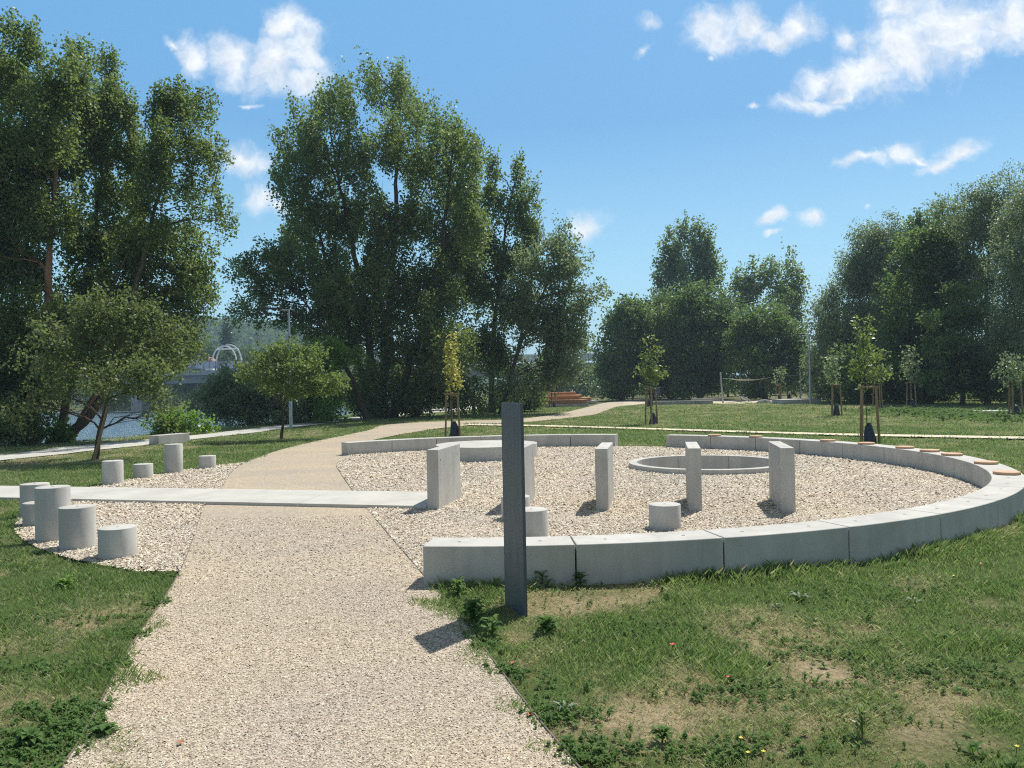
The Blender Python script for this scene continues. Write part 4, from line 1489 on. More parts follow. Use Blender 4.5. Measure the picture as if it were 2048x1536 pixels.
def mat_graffiti():
    mt, nt = new_mat("painted_parapet")
    out = nd(nt, 'ShaderNodeOutputMaterial')
    bs = nd(nt, 'ShaderNodeBsdfPrincipled', i_Roughness=0.6)
    g = nd(nt, 'ShaderNodeNewGeometry')
    mp = nd(nt, 'ShaderNodeMapping')
    mp.inputs['Scale'].default_value = (0.55, 1, 0.9)
    nt.links.new(g.outputs['Position'], mp.inputs[0])
    br = nd(nt, 'ShaderNodeTexVoronoi', distance='CHEBYCHEV', i_Scale=1.0)
    nt.links.new(mp.outputs[0], br.inputs['Vector'])
    sp = nd(nt, 'ShaderNodeSeparateColor')
    nt.links.new(br.outputs['Color'], sp.inputs[0])
    r1 = ramp(nt, [(0.0, (0.62, 0.62, 0.74)), (0.45, (0.30, 0.31, 0.45)), (0.7, (0.70, 0.70, 0.78)), (0.85, (0.40, 0.33, 0.38))], 'CONSTANT')
    nt.links.new(sp.outputs[0], r1.inputs[0])
    nt.links.new(r1.outputs[0], bs.inputs['Base Color'])
    nt.links.new(bs.outputs[0], out.inputs[0])
    return mt


M_RAIL = mat_plain("bridge_rail", (0.16, 0.16, 0.20), 0.6, 0.3)
M_WHITE = mat_plain("white_painted_steel", (0.62, 0.66, 0.68), 0.4, 0.1)
bridge, ZT, BD = build_bridge()


def build_arches():
    D = 151.5
    root = empty("arched_gantry", (at(443, 740, D)[0], D, ZT))
    tag(root, "pair of white tubular steel arches standing on the bridge deck", "steel arch")
    s = D / F_PX
    h = (741 - 690) * s
    for off, yy in ((-9, 3.4), (13, 0.0)):
        cx = off * s
        w = 25.5 * s
        pts = []
        for k in range(25):
            a = math.pi * k / 24
            pts.append((cx - w * math.cos(a) * (1.0 if True else 1), yy + 0.6, h * math.sin(a) ** 0.62))
        MB().tube(pts, 0.14, 8).build("arch_tube", M_WHITE, root, smooth=True)
    for z, x in ((h * 0.84, -13), (h * 0.84, 12), (h * 0.47, -29), (h * 0.33, -32), (h * 0.18, -34), (h * 0.30, 33)):
        xa = (x if x < 0 else x) * s
        MB().tube([(xa + 0.1, 0.6, z), (xa - 0.9 + (0.0), 4.0, z)], 0.07, 6).build("cross_rung", M_WHITE, root)
    MB().tube([(-18 * s, 2.4, h * 0.86), (26 * s, 2.4, h * 0.86)], 0.13, 6).build("top_beam", M_WHITE, root)
    MB().tube([(-34 * s, 2.0, h * 0.3), (-10 * s, 2.0, h * 0.3)], 0.08, 6).build("side_beam", M_WHITE, root)
    MB().tube([(14 * s, 2.0, h * 0.26), (38 * s, 2.0, h * 0.26)], 0.08, 6).build("side_beam", M_WHITE, root)


build_arches()
hs = at(418, 741, 158)
hm = empty("bridge_hut", (hs[0], 158, ZT))
tag(hm, "tiny red-roofed hut on the bridge left of the steel arches", "hut")
MB().box(-0.8, 0.8, 0, 2, 0, 2.0).build("wall", M_WHITE, hm)
_m = MB(); _m.add([(-1.1, -0.2, 2.0), (1.1, -0.2, 2.0), (1.1, 2.2, 2.0), (-1.1, 2.2, 2.0), (0, -0.2, 3.0), (0, 2.2, 3.0)], [(3, 2, 1, 0), (0, 1, 4), (2, 3, 5), (1, 2, 5, 4), (3, 0, 4, 5)])
_m.build("roof", mat_plain("roof_tiles", (0.34, 0.17, 0.12), 0.8), hm)

# overhead wires seen in the gap
for k, (ya, lb) in enumerate([(681, "topmost overhead wire in the sky gap above the bridge"), (686, "second overhead wire in the sky gap above the bridge"), (693, "third overhead wire in the sky gap, below the close pair"), (704, "lowest overhead wire in the sky gap, just above the railing")]):
    a_, b_ = at(1120, ya + 1, 156), at(1260, ya - 2, 156)
    pts = [tuple(a_ + (b_ - a_) * t - np.array([0, 0, 0.25 * math.sin(math.pi * t)])) for t in np.linspace(0, 1, 9)]
    o = MB().tube(pts, 0.028, 5).build("overhead_wire", M_RAIL)
    tag(o, lb, "wire", "overhead wires above the bridge")


# ------------------------------------------------------------------ staked saplings with watering bags
def stake_frame(x, y, rz, label, h=1.51, group="wooden stake frames round the saplings"):
    o = empty("stake_frame", (x, y, 0), rz)
    tag(o, label, "tree stakes", group)
    s3 = math.sqrt(3)
    bot = [(-0.26, -0.15), (0.26, -0.15), (0.0, 0.30)]
    top = [(-0.20, -0.12), (0.20, -0.12), (0.0, 0.23)]
    for (bx, by), (tx, ty) in zip(bot, top):
        MB().tube([(bx, by, -0.05), (tx, ty, h)], [0.036, 0.034], 10).build("stake", M_STAKE, o, smooth=True)
    for i in range(3):
        p, q = np.array(top[i]), np.array(top[(i + 1) % 3])
        d = (q - p) / np.linalg.norm(q - p) * 0.06
        MB().tube([(p[0] - d[0], p[1] - d[1], h + 0.012 + 0.003 * i), (q[0] + d[0], q[1] + d[1], h + 0.012 + 0.003 * i)], 0.034, 8).build("cross_bar", M_STAKE, o, smooth=True)
    for i in range(3):
        p = top[i]
        MB().tube([(p[0] * 1.08, p[1] * 1.08, h - 0.20), (0, 0, h - 0.19)], 0.016, 6).build("tie_strap", M_STRAP, o)
    return o


def water_bag(x, y, label, h=0.52, w=0.17, seed=0):
    g = np.random.default_rng(seed + 900)
    o = empty("watering_bag", (x, y, 0), g.uniform(0, 6))
    tag(o, label, "watering bag", "dark watering bags round the sapling stems")
    mb = MB()
    n, k = 20, 9
    vs, fs = [], []
    for i in range(k + 1):
        t = i / k
        r = w * (1.0 - 0.55 * t ** 1.4) * (1 - 0.5 * max(0, t - 0.85) / 0.15)
        for j in range(n):
            a = 2 * math.pi * j / n
            rr = r * (1 + 0.12 * math.sin(3 * a + i * 0.5) + g.normal() * 0.03)
            vs.append((rr * math.cos(a), rr * math.sin(a) * 0.85, h * t - 0.01))
    for i in range(k):
        for j in range(n):
            a0, a1 = i * n + j, i * n + (j + 1) % n
            fs.append((a0, a1, a1 + n, a0 + n))
    fs.append(tuple(range(k * n, (k + 1) * n)))
    mb.add(vs, fs)
    mb.build("bag_body", M_BAG, o, smooth=True)
    MB().tube([(-0.05, -0.05, h - 0.04), (-0.02, -0.06, h + 0.03), (0.04, -0.06, h + 0.02), (0.07, -0.05, h - 0.05)], 0.008, 6).build("carry_loop", M_POLE, o)
    return o


SAP = "staked saplings on the meadow"
# (stake px, base py, crown lobes, leaf kind, style, words)
saps = [
    (905, 873, [(904, 685, 8, 16), (900, 712, 10, 18), (905, 740, 15, 24), (908, 762, 17, 16), (904, 785, 12, 10)], 'yellow', 'up', "slender sapling with yellow leaves behind the left bench wall", "A", 4.4),
    (1303, 848, [(1296, 680, 8, 18), (1300, 715, 15, 20), (1312, 700, 15, 8), (1300, 745, 24, 22), (1320, 742, 14, 12), (1284, 742, 12, 8), (1300, 765, 18, 10)], 'lime', 'flat', "bright young sapling in mid-meadow before the dark trees", "B", 4.6),
    (1735, 886, [(1726, 650, 9, 24), (1728, 690, 15, 24), (1716, 730, 20, 18), (1742, 715, 18, 24), (1728, 755, 26, 18), (1755, 750, 12, 12)], 'lime', 'fan', "largest sapling, right behind the wooden seats of the bench wall", "C", 5.0),
    (1671, 831, [(1668, 712, 8, 14), (1664, 738, 13, 22), (1672, 755, 13, 10)], 'silver', 'round', "small dark-leaved sapling left of the largest one", "D", 4.0),
    (1757, 821, [(1756, 752, 16, 10), (1766, 740, 12, 10), (1750, 765, 12, 6)], 'green', 'flat', "sapling half hidden right behind the largest one", "E", 4.0),
    (1823, 816, [(1818, 702, 9, 12), (1821, 730, 14, 24), (1818, 752, 13, 10)], 'silver', 'droop', "narrow drooping sapling in front of the right-hand wood", "F", 4.0),
    (2030, 835, [(2030, 720, 20, 14), (2018, 740, 20, 16), (2042, 745, 22, 18), (2015, 760, 14, 8)], 'silver', 'droop', "weeping round-headed sapling near the right border", "G", 4.4),
    (1105, 815, [(1100, 740, 14, 20), (1108, 752, 14, 14), (1095, 725, 10, 12)], 'bright', 'round', "bright sapling in front of the timber seating", "H", 3.8),
    (1558, 801, [(1556, 752, 9, 16), (1556, 735, 6, 10)], 'silver', 'round', "distant thin sapling right of the shade sail", "I", 3.6),
    (1578, 797, [(1577, 742, 9, 16), (1577, 765, 8, 8)], 'lime', 'round', "distant yellowish sapling beside the right sail post", "J", 3.6)]
where = {"A": "behind the left bench wall", "B": "in mid-meadow before the dark trees", "C": "right behind the wooden seats", "D": "left of the largest sapling",
         "E": "just behind the largest sapling", "F": "in front of the right-hand wood", "G": "near the right border", "H": "in front of the timber seating",
         "I": "right of the shade sail", "J": "beside the right sail post"}
for i, (px, py, lobes, kind, style, lb, key, lp) in enumerate(saps):
    g_ = G(px, py)
    D = g_[1]
    top = min(l[1] for l in lobes)
    tree("sapling", lb, "young tree", D, (px - 1, py), lobes, lp, kind, style, 0.5, 2.6 if key != 'C' else 4.0, group=SAP, seed=80 + i,
         slen=0.22 if D < 40 else 0.3, thick=0.9, twigs=4, gap=-0.15, per=8,
         clump=6.0, trunks=[([(px - 1, py), (px - 2, py - (py - 790) * 0.5 - 5), (lobes[0][0], top + 4)], 1.0)])
    if key in "AB":
        hh = 1.51
    stake_frame(g_[0], D, 0.2 + i * 0.7 if key not in 'AC' else 0.15, "three wooden stakes with a top frame round the sapling " + where[key])
    water_bag(g_[0] + 0.07, D + 0.02, "dark watering bag at the foot of the sapling " + where[key], 0.56 if key in 'ACD' else 0.5, 0.19, i)
gg = G(1298, 813)
water_bag(gg[0], gg[1], "dark watering bag by the far low wall, behind the mid-meadow sapling", 0.5, 0.2, 33)
stake_frame(gg[0], gg[1], 0.4, "far wooden stake frame seen through the mid-meadow one")
gg = G(1664, 806)
stake_frame(gg[0], gg[1], 0.9, "farther stake frame peeping out behind the dark-leaved sapling")
gg = G(1681, 806)
water_bag(gg[0] - 0.1, gg[1], "farther dark watering bag showing above the dark-leaved sapling's stakes", 0.75, 0.22, 35)

# ------------------------------------------------------------------ timber seating
def terrace():
    p = G(1177, 813)
    root = empty("timber_terrace", (p[0], p[1], 0), R(4))
    tag(root, "stepped seating of reddish timber beams on a concrete base beyond the path", "seating steps")
    L = 8.0
    MB().box(-L, 0.0, 0, 13.5, -0.05, 0.06).build("slab", M_PAVE, root)
    MB().box(-L, 0.0, 0, 1.6, 0.062, 0.24).build("concrete_base", M_FARCON, root, bevel=0.01)

    def beam(x0, x1, y0, y1, z0, z1):
        b = MB().box(x0, x1 - 0.03, y0, y1, z0, z1 - 0.05).build("timber_step", M_TIMBER, root, bevel=0.01)
        MB().box(x0, x1, y0 - 0.03, y1, z1 - 0.048, z1).build("seat_board", M_TIMBERLIT, b, bevel=0.006)
        MB().box(x1 - 0.028, x1, y0, y1, z0, z1 - 0.05).build("end_board", M_TIMBERLIT, b)
    beam(-L, -0.03, 0.25, 1.6, 0.242, 0.60)
    beam(-L, -0.55, 0.95, 1.6, 0.602, 0.93)
    # far side of the horseshoe
    MB().box(-2.6, 2.3, 8.3, 11.5, 0.062, 0.30).build("concrete_base", M_FARCON, root, bevel=0.01)
    beam(-2.4, 1.8, 8.8, 11.5, 0.302, 0.63)
    beam(-5.5, 1.0, 9.4, 11.5, 0.632, 0.94)
    beam(-L, 0.5, 10.0, 11.5, 0.942, 1.18)


terrace()


# ------------------------------------------------------------------ low walls, playground
def low_wall(px0, px1, py, h, dep, label, rz=0.0, mat=None):
    a_, b_ = G(px0, py), G(px1, py)
    D = (a_[1] + b_[1]) / 2
    x0, x1 = at(px0, py, D)[0], at(px1, py, D)[0]
    o = empty("low_wall", ((x0 + x1) / 2, D, 0), rz)
    tag(o, label, "low wall")
    w = (x1 - x0) / 2
    MB().box(-w, w, 0, dep, -0.05, h).build("wall_block", mat or M_FARCON, o, bevel=0.01)
    MB().box(-w - 0.01, w + 0.01, -0.01, dep + 0.01, h + 0.001, h + 0.03).build("coping", M_PAVE, o, bevel=0.004)
    return o


low_wall(1300, 1426, 809, 0.27, 0.4, "long low concrete wall at the far edge of the mown meadow, before the sail", mat=M_FARCON)
low_wall(1567, 1640, 808, 0.33, 2.6, "low concrete wall block under the right street lamp")
low_wall(1385, 1445, 803, 0.30, 0.4, "short low wall behind the left sail post")

sx = [at(p, 805, 66)[0] for p in (1425, 1575)]
tag(link("sand_pit", np_mesh("sand_pit", [(sx[0], 63.5, 0.012), (sx[1], 63.5, 0.012), (sx[1] + 3, 78, 0.012), (sx[0] + 1, 78, 0.012)], [(0, 1, 2, 3)]), mat_plain("sand_bright", (0.55, 0.47, 0.35), 0.9, 0, 0.1, 0.12, 2)), kind='structure')
tag(link("far_path", np_mesh("far_path", [tuple(G(*q, 0.012)) for q in [(1245, 812.5), (1300, 806), (1425, 802), (1425, 800), (1300, 801), (1250, 801.5)]], [(0, 1, 2, 3, 4, 5)]), mat_gravel_floor("far_gravel", (0.4, 0.34, 0.27), (0.6, 0.53, 0.43), 12)), kind='structure')

sail = empty("shade_sail", (at(1446, 806, 67.5)[0], 67.5, 0))
tag(sail, "beige shade sail slung between three tilted steel poles over the sand", "shade sail")
S0 = np.array([sail.location.x, 67.5, 0])
tops = []
for (px, py, D, tx, ty) in [(1446, 806, 67.5, 1441, 745), (1482, 800, 78.0, 1480, 745), (1601, 798, 77.0, 1600, 741)]:
    b_, t_ = at(px, py, D), at(tx, ty, D - 0.2)
    b_[2] = -0.05
    MB().tube([tuple(b_ - S0), tuple(t_ - S0)], 0.075, 10).build("pole", M_POLE, sail, smooth=True)
    tops.append(t_ - S0)
att = [at(1446, 757, 67.4) - S0, at(1484, 757, 77.6) - S0, at(1598, 750, 76.8) - S0]
A_, B_, C_ = [np.array(q) for q in (att[0] + np.array([0.5, 0.4, 0]), att[1] + np.array([0.3, -0.6, -0.0]), att[2] + np.array([-2.6, -0.6, -0.1]))]
n = 14
vs, fs, idx = [], [], {}
for i in range(n + 1):
    for j in range(n + 1 - i):
        u_, v_ = i / n, j / n
        w_ = 1 - u_ - v_
        p = A_ * w_ + B_ * u_ + C_ * v_
        pull = 27 * u_ * v_ * w_
        edge = (u_ * v_ + v_ * w_ + w_ * u_)
        ctr = (A_ + B_ + C_) / 3
        p = p + (ctr - p) * 0.16 * (edge * 4) * (1 - pull * 0.8) + np.array([0, 0, -0.38 * edge * 2.2])
        idx[(i, j)] = len(vs)
        vs.append(tuple(p))
for i in range(n):
    for j in range(n - i):
        fs.append((idx[(i, j)], idx[(i + 1, j)], idx[(i, j + 1)]))
        if i + j < n - 1:
            fs.append((idx[(i + 1, j)], idx[(i + 1, j + 1)], idx[(i, j + 1)]))
_m = MB(); _m.add(vs, fs)
o = _m.build("sail_cloth", mat_plain("sail_fabric", (0.50, 0.48, 0.40), 0.8), sail, smooth=True)
sm = o.modifiers.new('thick', 'SOLIDIFY'); sm.thickness = 0.015
for k, (a_, b_) in enumerate(((att[0], A_), (att[1], B_), (att[2], C_))):
    MB().tube([tuple(a_), tuple(b_)], 0.012, 5).build("tension_cable", M_POLE, sail)

# slide and boulder
g_ = at(1493, 804, 68)
sl = empty("play_slide", (g_[0], 68, 0), R(8))
tag(sl, "small steel slide sloping down to the right in the sand", "slide")
_m = MB()
_m.add([(-0.45, 0, 0.52), (0.42, 0, 0.10), (0.42, 0.5, 0.10), (-0.45, 0.5, 0.52), (-0.45, 0, 0.48), (0.42, 0, 0.06), (0.42, 0.5, 0.06), (-0.45, 0.5, 0.48)],
       [(0, 1, 2, 3), (7, 6, 5, 4), (0, 4, 5, 1), (1, 5, 6, 2), (2, 6, 7, 3), (3, 7, 4, 0)])
_m.build("chute", M_WHITE, sl)
for yy in (-0.03, 0.5):
    _m = MB(); _m.add([(-0.45, yy, 0.47), (0.42, yy, 0.05), (0.42, yy, 0.19), (-0.45, yy, 0.61), (-0.45, yy + 0.03, 0.47), (0.42, yy + 0.03, 0.05), (0.42, yy + 0.03, 0.19), (-0.45, yy + 0.03, 0.61)],
                      [(0, 1, 2, 3), (7, 6, 5, 4), (0, 4, 5, 1), (1, 5, 6, 2), (2, 6, 7, 3), (3, 7, 4, 0)])
    _m.build("side_rail", M_POLE, sl)
for xx in (-0.42, 0.3):
    MB().tube([(xx, 0.25, 0), (xx, 0.25, 0.5 - (xx + 0.45) * 0.46)], 0.03, 8).build("support", M_POLE, sl)


def boulder(px, py, r, label):
    g_ = G(px, py)
    o = empty("boulder", (g_[0], g_[1], 0))
    tag(o, label, "boulder")
    n, k = 24, 12
    vs, fs = [], []
    for i in range(k + 1):
        th = math.pi * 0.5 * i / k
        for j in range(n):
            a = 2 * math.pi * j / n
            q = 1 + 0.25 * math.sin(a * 2 + 1) * math.cos(th) + 0.1 * math.sin(5 * a + 3 * th)
            vs.append((r * 1.3 * math.cos(th) * math.cos(a) * q, r * math.cos(th) * math.sin(a) * q, r * 0.8 * math.sin(th) - 0.02))
    for i in range(k):
        for j in range(n):
            a0, a1 = i * n + j, i * n + (j + 1) % n
            fs.append((a0, a1, a1 + n, a0 + n))
    _m = MB(); _m.add(vs, fs)
    _m.build("rock", mat_plain("grey_rock", (0.24, 0.25, 0.24), 0.9, 0, 0.2, 0.3, 3, None, 0.8), o, smooth=True)


boulder(1528, 806, 0.42, "grey boulder in the sand right of the slide")

# information pillar behind the mid-meadow sapling
g_ = at(1318, 798, 84)
ip = empty("litter_bin", (g_[0], 84, 0))
tag(ip, "slim grey pillar with a flat lid on short legs, before the dark trees", "bin")
MB().box(-0.17, 0.17, 0, 0.34, 0.45, 1.35).build("body", M_RAIL, ip, bevel=0.02)
MB().box(-0.22, 0.22, -0.04, 0.38, 1.36, 1.42).build("lid", M_POLE, ip, bevel=0.01)
for xx in (-0.12, 0.12):
    MB().box(xx - 0.03, xx + 0.03, 0.1, 0.24, 0, 0.449).build("leg", M_DARKMETAL, ip)
g_ = at(1073, 776, 75)
sg = empty("small_sign", (g_[0], 75, 0))
tag(sg, "small blank pale sign on a post among leaves left of the timber seating", "sign")
MB().tube([(0, 0, 0), (0, 0, 1.5)], 0.03, 8).build("post", M_POLE, sg)
MB().box(-0.14, 0.14, -0.05, -0.03, 1.2, 1.6).build("panel", M_WHITE, sg, bevel=0.004)


# ------------------------------------------------------------------ grass, weeds, stones
def free_of_things(x, y):
    ok = ~poly_in(PATH_POLY, x, y)
    ok &= ~poly_in(STRIP, x, y)
    ok &= ~poly_in(RP_POLY, x, y)
    r = np.hypot(x - CX, y - CY)
    leftside = x < edge_x(pl[:60], y)
    ang = np.degrees(np.arctan2(y - CY, x - CX))
    lim = np.where(leftside, 8.0, np.where((ang > 58.5) & (ang < 69), 7.55, 7.87))
    ok &= r > lim
    return ok


def view_x(y, px):
    return (px - 1024) / F_PX * y


def build_grass():
    g = np.random.default_rng(77)
    V, DRY = [], []
    bands = [  # y0, y1, blades per m2, height, width
        (3.0, 4.6, 11000, 0.046, 0.0017), (4.6, 6.5, 8500, 0.048, 0.0022), (6.5, 9.0, 5000, 0.050, 0.0031), (9.0, 13.0, 2400, 0.052, 0.0048), (13, 20, 1000, 0.055, 0.0075), (20, 30, 460, 0.058, 0.012), (30, 46, 190, 0.065, 0.020), (46, 66, 80, 0.07, 0.034)]
    for (y0, y1, dens, hh, ww) in bands:
        xl, xr = view_x(y1, -420), view_x(y1, 2600)
        n = int((xr - xl) * (y1 - y0) * dens)
        x = g.uniform(xl, xr, n)
        y = g.uniform(y0, y1, n)
        k = (x > view_x(y, -420)) & (x < view_x(y, 2600))
        x, y = x[k], y[k]
        rag = (fbm(x * 2.6 + 3, y * 2.6, 63, 4) - 0.40) * 0.72
        sgn = np.where(x > -1.3, 1.0, -1.0) * (np.hypot(x - CX, y - CY) > 8.3)
        k = free_of_things(x + sgn * rag + g.normal(0, 0.035, len(x)), y + g.normal(0, 0.05, len(x)))
        k &= x > bank_x(y) - 1.0
        x, y = x[k], y[k]
        d = dryness(x, y)
        lush = fbm(x * 2.2, y * 2.2, 21, 3)
        bare = fbm(x * 1.7 + 9, y * 1.7, 31, 3)
        keep = g.random(len(x)) < np.clip(1.2 - d * 0.45, 0.5, 1) * np.clip(-0.25 + lush * 2.2, 0.15, 1)
        kd_ = np.abs(y - np.interp(x, KERB[:, 0], KERB[:, 1]) - 0.45) < 0.62
        keep &= ~kd_ | (g.random(len(x)) < np.clip(fbm(x * 1.6, y * 1.6, 71, 3) * 3.2 - 1.1, 0.08, 1)) | (x < KERB[0, 0])
        x, y, d, lush = x[keep], y[keep], d[keep], lush[keep]
        n = len(x)
        rw = np.hypot(x - CX, y - CY)
        tall = 1 + 1.3 * np.exp(-np.abs(rw - 7.92) / 0.08) * (y < 14) * (x > -1)
        h = hh * 0.86 * g.uniform(0.4, 1.35, n) * (0.35 + 1.25 * lush) * (1 - 0.5 * d) * tall
        w = ww * g.uniform(0.7, 1.4, n)
        a = g.uniform(0, 2 * np.pi, n)
        sx_, sy_ = np.cos(a), np.sin(a)
        b = g.uniform(0, 2 * np.pi, n)
        lean = g.uniform(0.1, 0.95, n) * h * (1 + d * 1.2)
        lx, ly = np.cos(b) * lean, np.sin(b) * lean
        z = np.full(n, -0.012)
        P0 = np.c_[x - sx_ * w, y - sy_ * w, z]
        P1 = np.c_[x + sx_ * w, y + sy_ * w, z]
        M1 = np.c_[x + lx * 0.4 + sx_ * w * 0.8, y + ly * 0.4 + sy_ * w * 0.8, z + h * 0.62]
        T = np.c_[x + lx, y + ly, z + h]
        V.append(np.stack([P0, P1, M1, T], 1).reshape(-1, 3))
        d = np.clip(d * 0.8 + np.where(g.random(n) < 0.22, g.uniform(0.3, 0.9, n), 0), 0, 1)
        DRY.append(np.repeat(d, 4))
    V = np.concatenate(V)
    DRY = np.concatenate(DRY)
    me = np_mesh("grass", V, np.arange(len(V)).reshape(-1, 4))
    a = me.attributes.new('dry', 'FLOAT', 'POINT')
    a.data.foreach_set('value', DRY.astype(np.float32))
    tag(link("grass", me, mat_blades()), "short mown grass with dry straw-coloured patches", "grass", kind='stuff')
    print("grass blades", len(V) // 4)


build_grass()


def rosette(n_leaf, L, W, rise, g, n_tier=1, height=0.0):
    """a broad-leaved weed as arrays (origin at the root)"""
    V = []
    for t in range(n_tier):
        z = height * (t + 0.3) / n_tier if n_tier > 1 else 0.0
        k = n_leaf
        for i in range(k):
            a = 2 * math.pi * (i + g.uniform(-0.3, 0.3)) / k + t * 1.1
            l = L * g.uniform(0.6, 1.15) * (1 - 0.45 * t / max(1, n_tier))
            w = W * g.uniform(0.8, 1.2)
            u = np.array([math.cos(a), math.sin(a), 0])
            s_ = np.array([-math.sin(a), math.cos(a), 0])
            r_ = rise * g.uniform(0.5, 1.4)
            p0 = np.array([0, 0, z])
            p1 = u * l * 0.35 + np.array([0, 0, z + r_ * l * 0.55])
            p2 = u * l * 0.72 + np.array([0, 0, z + r_ * l * 0.75])
            p3 = u * l + np.array([0, 0, z + r_ * l * 0.45])
            V += [p0, p1 - s_ * w * 0.45, p2 - s_ * w * 0.4, p3, p3, p2 + s_ * w * 0.4, p1 + s_ * w * 0.45, p0]
            V[-8:] = [p0, p1 - s_ * w * 0.5 + [0, 0, 0.15 * w], p1, p0, p1 - s_ * w * 0.5 + [0, 0, 0.15 * w], p2 - s_ * w * 0.4 + [0, 0, 0.1 * w], p2, p1]
            V += [p2 - s_ * w * 0.4 + [0, 0, 0.1 * w], p3, p3, p2]
            V += [p0, p1, p1 + s_ * w * 0.5 + [0, 0, 0.15 * w], p0, p1, p2, p2 + s_ * w * 0.4 + [0, 0, 0.1 * w], p1 + s_ * w * 0.5 + [0, 0, 0.15 * w]]
            V += [p2, p3, p3, p2 + s_ * w * 0.4 + [0, 0, 0.1 * w]]
    return np.array(V)


def build_weeds():
    g = np.random.default_rng(91)
    protos = [rosette(g.integers(6, 10), 1.0, g.uniform(0.22, 0.4), g.uniform(0.3, 0.9), g) for _ in range(6)]
    protos += [rosette(4, 0.6, 0.30, 0.6, g, 5, 1.0) for _ in range(3)]
    V = []
    n = 11000
    y = 3.2 + (g.random(n) ** 1.3) * 12
    x = g.uniform(-1, 1, n) * y * 0.74
    dens = fbm(x * 1.1, y * 1.1, 55, 3)
    k = free_of_things(x, y) & (dens + g.normal(0, 0.06, n) > 0.47)
    # verge plants along the sandy strip and the right-hand wood
    m_ = 1500
    t = g.integers(0, len(KERB), m_)
    x2, y2 = KERB[t, 0] + g.normal(0, 0.2, m_), KERB[t, 1] + np.where(g.random(m_) < 0.3, g.normal(-0.1, 0.12, m_), 1.25 + np.abs(g.normal(0.1, 0.5, m_)))
    m3 = 1500
    q = g.random(m3)
    p0, p1 = G(1780, 822)[:2], G(2100, 842)[:2]
    x3 = p0[0] + (p1[0] - p0[0]) * q + g.normal(0, 1.4, m3)
    y3 = p0[1] + (p1[1] - p0[1]) * q + g.normal(0, 1.8, m3)
    x4, y4 = [], []
    for (px, py, sx_, sy_, cnt) in [(60, 1500, .22, .14, 420), (200, 1462, .16, .08, 300), (150, 1420, .2, .08, 200), (255, 1432, .10, .05, 130), (285, 1268, .12, .06, 110), (330, 1205, .12, .10, 110), (250, 1330, .12, .05, 110),
                                 (345, 1150, .10, .10, 90), (120, 1340, .3, .08, 160), (60, 1240, .4, .12, 180), (920, 1200, .12, .14, 160), (960, 1290, .10, .08, 120), (1010, 1345, .08, .06, 90), (1100, 1430, .12, .08, 110), (1180, 1500, .12, .07, 130),
                                 (1500, 1380, .25, .10, 160), (1650, 1300, .25, .14, 160), (1900, 1350, .3, .15, 200), (1300, 1260, .25, .14, 160), (1780, 1180, .4, .2, 160), (1450, 1500, .2, .06, 160)]:
        c0 = G(px, py)
        x4.append(g.normal(c0[0], sx_, cnt))
        y4.append(g.normal(c0[1], sy_, cnt))
    x4, y4 = np.concatenate(x4), np.concatenate(y4)
    k4 = free_of_things(x4 + np.where(x4 < -1.2, -0.07, 0.07), y4)
    x4, y4 = x4[k4], y4[k4]
    X = np.concatenate([x[k], x4, x2, x3])
    Y = np.concatenate([y[k], y4, y2, y3])
    S = np.concatenate([g.uniform(0.012, 0.034, k.sum()) * (1 + (g.random(k.sum()) < 0.06) * 1.2) * (1 + (y[k] > 8) * 0.4), g.uniform(0.016, 0.042, len(x4)), g.uniform(0.03, 0.09, m_), g.uniform(0.10, 0.26, m3)])
    for xx, yy, ss in zip(X, Y, S):
        p = protos[g.integers(0, len(protos))]
        a = g.uniform(0, 6.28)
        c, s_ = math.cos(a), math.sin(a)
        q = p * ss
        V.append(np.c_[q[:, 0] * c - q[:, 1] * s_ + xx, q[:, 0] * s_ + q[:, 1] * c + yy, q[:, 2] - 0.004])
    V = np.concatenate(V)
    me = np_mesh("weeds", V, np.arange(len(V)).reshape(-1, 4))
    tag(link("weeds", me, M_WEEDS), "low broad-leaved weeds scattered through the grass", "weeds", kind='stuff')


build_weeds()


def weed(px, py, size, tiers, label, nleaf=6, kind=None, rise=0.6, wid=0.32, hgt=1.1):
    g = np.random.default_rng(int(px * 7 + py))
    p = G(px, py)
    V = rosette(nleaf, size, size * wid, rise, g, tiers, size * hgt if tiers > 1 else 0)
    root = empty("weed_plant", (p[0], p[1], -0.005))
    tag(root, label, "weed")
    link("leaves", np_mesh("leaves", V, np.arange(len(V)).reshape(-1, 4)), kind or M_WEEDS, root)
    MB().tube([(0, 0, -0.01), (0, 0, max(0.02, size * hgt * 0.9 if tiers > 1 else 0.03))], 0.004, 6).build("stem", M_WEEDS, root)


M_PALEWEED = mat_leaf("grey_green_leaves", [(0.14, 0.20, 0.12), (0.22, 0.29, 0.18), (0.32, 0.38, 0.26)], tfac=0.2, rough=0.6, spec=0.25, patch=2)
weed(945, 1240, 0.13, 7, "leafy dark weed at the path edge just left of the steel plate", 6, wid=0.35, hgt=1.0)
weed(985, 1272, 0.12, 3, "small pointed-leaf weed in the plate's shadow", 6)
weed(1093, 1268, 0.12, 6, "bushy bright green weed right of the steel plate's foot", 7, wid=0.3, hgt=0.9)
weed(915, 1192, 0.12, 4, "pale green weed in front of the bench wall's end", 6)
weed(1085, 1170, 0.11, 4, "upright weed against the bench wall, right of the plate", 5)
weed(1160, 1170, 0.10, 4, "second upright weed against the bench wall, near its first joint", 5)
weed(1600, 1195, 0.10, 1, "flat grey-green rosette in the sunny grass before the bench wall", 9, M_PALEWEED, 0.5, 0.22)
weed(1552, 1215, 0.07, 1, "smaller grey rosette just left below the big grey one", 6, M_PALEWEED, 0.8, 0.22)
